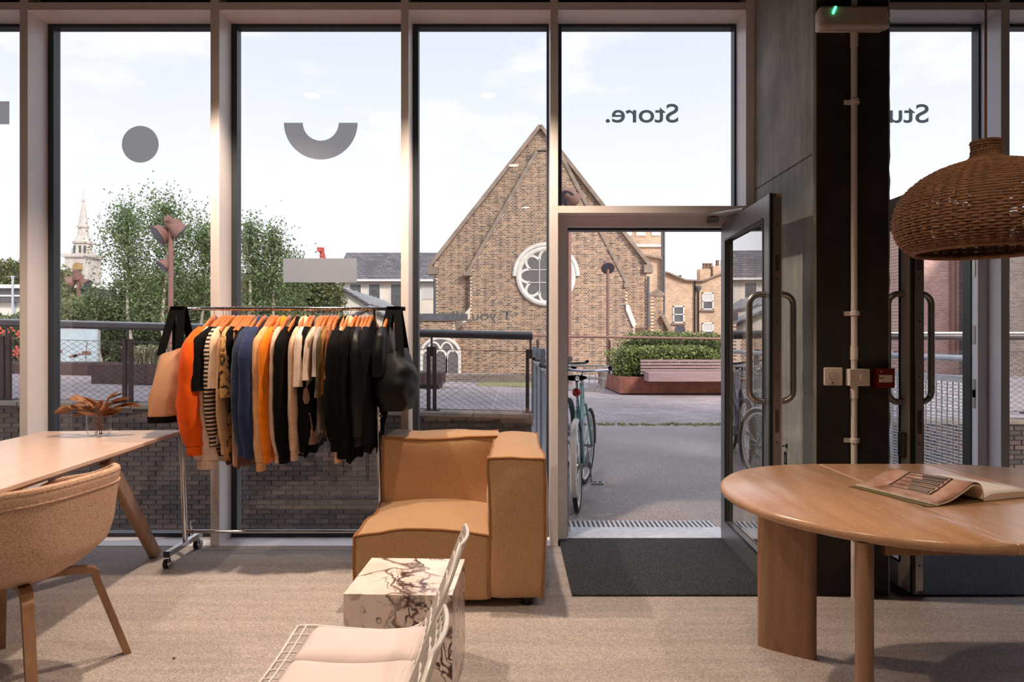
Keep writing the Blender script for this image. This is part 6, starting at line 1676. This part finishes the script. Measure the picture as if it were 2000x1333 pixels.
q = [a0 + Vector((0, 0, 0)), a0 + ev, a0 + ev + pv * .50, a0 + pv * .50]
cv.add(q + [p + Vector((0, 0, .0015)) for p in q], [(3, 2, 1, 0), (4, 5, 6, 7), (0, 1, 5, 4), (1, 2, 6, 5), (2, 3, 7, 6), (3, 0, 4, 7)])
obj('cover', cv, MT['cover'], mgz, w=True)
hp = spline([(0, 0, .003), (.06, 0, .014), (.12, 0, .040), (.165, 0, .062), (.195, 0, .058), (.212, 0, .035), (.215, 0, .006)], 6)
def page(off, k):
    pts = [(p.x + off * .0, (p.z - .003) * k + .003 + off) for p in hp]
    def f(u, v):
        i = min(len(pts) - 1, int(round(u * (len(pts) - 1)))); x, z = pts[i]
        return Bv + pv * x + ev * v + Vector((0, 0, z * (1 - .18 * v)))
    return MB().grid(f, len(pts), 12)
obj('curled_page', page(.006, 1.0), MT['print'], mgz, w=True, smooth=True, angle=180, solid=.0012)
obj('page_stack', page(.001, .93), MT['paper'], mgz, w=True, smooth=True, angle=180, solid=.005)
rp = MB()
def fr(u, v):
    x = .215 + .24 * u; z = .005 + .020 * (1 - math.exp(-u * 14)) * (1 - .25 * u)
    return Bv + pv * x + ev * v + Vector((0, 0, z))
rp.grid(fr, 20, 6)
obj('right_page', rp, MT['paper'], mgz, w=True, smooth=True, angle=180, solid=.001)
blk = MB().grid(lambda u, v: fr(u, v) - Vector((0, 0, .0015)) if True else 0, 20, 2)
bl = MB()
for u0 in range(19):
    a, b = fr(u0 / 19, 0), fr((u0 + 1) / 19, 0); c, d = fr((u0 + 1) / 19, 1), fr(u0 / 19, 1); g = Bv.z + .0015
    bl.add([(a.x, a.y, g), (b.x, b.y, g), (c.x, c.y, g), (d.x, d.y, g), a - Vector((0, 0, .001)), b - Vector((0, 0, .001)), c - Vector((0, 0, .001)), d - Vector((0, 0, .001))], [(0, 1, 5, 4), (2, 3, 7, 6), (4, 5, 6, 7), (1, 2, 6, 5)])
obj('page_block', bl, MT['cover' if False else 'paper'], mgz, w=True)
pic = MB().grid(lambda u, v: fr(.22 + .5 * u, .50 + .42 * v) + Vector((0, 0, .0012)), 8, 4)
MT['greyprint'] = M('grey printed picture', S(132, 118, 116), .4, 0, .25, 12)
obj('printed_picture', pic, MT['greyprint'], mgz, w=True)
# printed shelving drawing on the curled page
def pg(u, v):
    i = u * (len(hp) - 1); i0 = min(int(i), len(hp) - 2); p = hp[i0].lerp(hp[i0 + 1], i - i0)
    return Bv + pv * p.x + ev * v + Vector((0, 0, (p.z + .0085) * (1 - .18 * v)))
MT['ink'] = M('dark printed ink', S(62, 40, 36), .4, 0, .2, 20)
ink = MB()
def iline(a, b, w_=.0022):
    pts = [pg(a[0] + (b[0] - a[0]) * k / 8, a[1] + (b[1] - a[1]) * k / 8) for k in range(9)]; ink.tube(pts, w_, 4)
for v in (.22, .72): iline((.16, v), (.50, v))
for k in range(6): iline((.16 + .068 * k, .22), (.16 + .068 * k, .72), .0018)
for k in range(5): iline((.192 + .068 * k, .26), (.192 + .068 * k, .50 + .04 * (k % 3)), .0045)
obj('printed_lines', ink, MT['ink'], mgz, w=True)

# ------------------------------------------------------------------ rattan pendant
MT['rattan'] = M('brown rattan', S(136, 98, 72), .6, 0, .25, 30, .3, 200)
lp = Vector((px(1925, 2.47), 2.47, 0)); zb0 = pz(490, 2.47)
pd = thing('rattan_pendant', 'large brown woven rattan pendant lamp over the oval table', 'lamp', (lp.x, lp.y, zb0))
PR = [(.245, .0), (.272, .018), (.300, .055), (.313, .10), (.310, .145), (.292, .195), (.255, .240), (.205, .275), (.150, .300), (.100, .315), (.062, .328), (.045, .345), (.043, .375), (.047, .398)]
prf = spline([(r_ * .93 if r_ > .06 else r_, 0, z_) for r_, z_ in PR], 8)
Lc = [0]
for i in range(1, len(prf)): Lc.append(Lc[-1] + (prf[i] - prf[i - 1]).length)
def at_len(s_):
    for i in range(1, len(prf)):
        if Lc[i] >= s_: f_ = (s_ - Lc[i - 1]) / (Lc[i] - Lc[i - 1] + 1e-9); return prf[i - 1].lerp(prf[i], f_)
    return prf[-1]
NR = 44; wv = MB(); rnd = random.Random(31); nrow = int(Lc[-1] / .0105)
for k in range(nrow):
    p = at_len(Lc[-1] * (k + .3) / nrow); seg = NR * 4; pts = []
    gap = rnd.random() < .06
    for i in range(seg):
        a = 2 * math.pi * i / seg
        amp = .0052 * math.cos(NR * a) * min(1, p.x / .15) + .0016 * (1 if (i // 2 + k) % 2 == 0 else -1)
        rr_ = p.x + amp + rnd.uniform(-.0008, .0008)
        pts.append((rr_ * math.cos(a), rr_ * math.sin(a), p.z + rnd.uniform(-.0010, .0010)))
    wv.tube(pts, .0043 if not gap else .0036, 5, closed=True, up=(0, 0, 1))
w_ = obj('woven_strands', wv, MT['rattan'], pd, smooth=True, fix=False); w_['kind'] = 'stuff'
for k in range(NR):
    a = 2 * math.pi * k / NR
    pts = [((p.x - .003) * math.cos(a), (p.x - .003) * math.sin(a), p.z) for p in prf[::4]]
    obj('rib', MB().tube(pts, .0055, 6), MT['rattan'], pd, smooth=True)
rim_ = [((.229) * math.cos(2 * math.pi * i / 60), .229 * math.sin(2 * math.pi * i / 60), 0) for i in range(60)]
obj('bottom_rim', MB().tube(rim_, .009, 8, closed=True), MT['rattan'], pd, smooth=True)
obj('lamp_holder', MB().lathe([(.02, .28), (.02, .36), (.028, .40)], (0, 0, 0), 14), MT['black_plastic'], pd)
obj('cord', MB().tube([(0, 0, .38), (0, 0, ZC - zb0)], .0042, 8), M('cloth cord', S(112, 74, 52), .7, 0, .1, 60), pd)
obj('globe_bulb', MB().ball((0, 0, .23), .045, 16, 12), MT['diffuser'], pd, smooth=True)
obj('ceiling_rose', MB().lathe([(.05, ZC - zb0 - .03), (.055, ZC - zb0)], (0, 0, 0), 20), MT['white_plastic'], pd)

# crumb on the carpet
tag(obj('dry_crumb', MB().ball((px(340, 2.79), 2.79, .004), (.007, .005, .004), 8, 6), MT['dry']), 'tiny dark crumb lying on the open carpet', 'crumb')
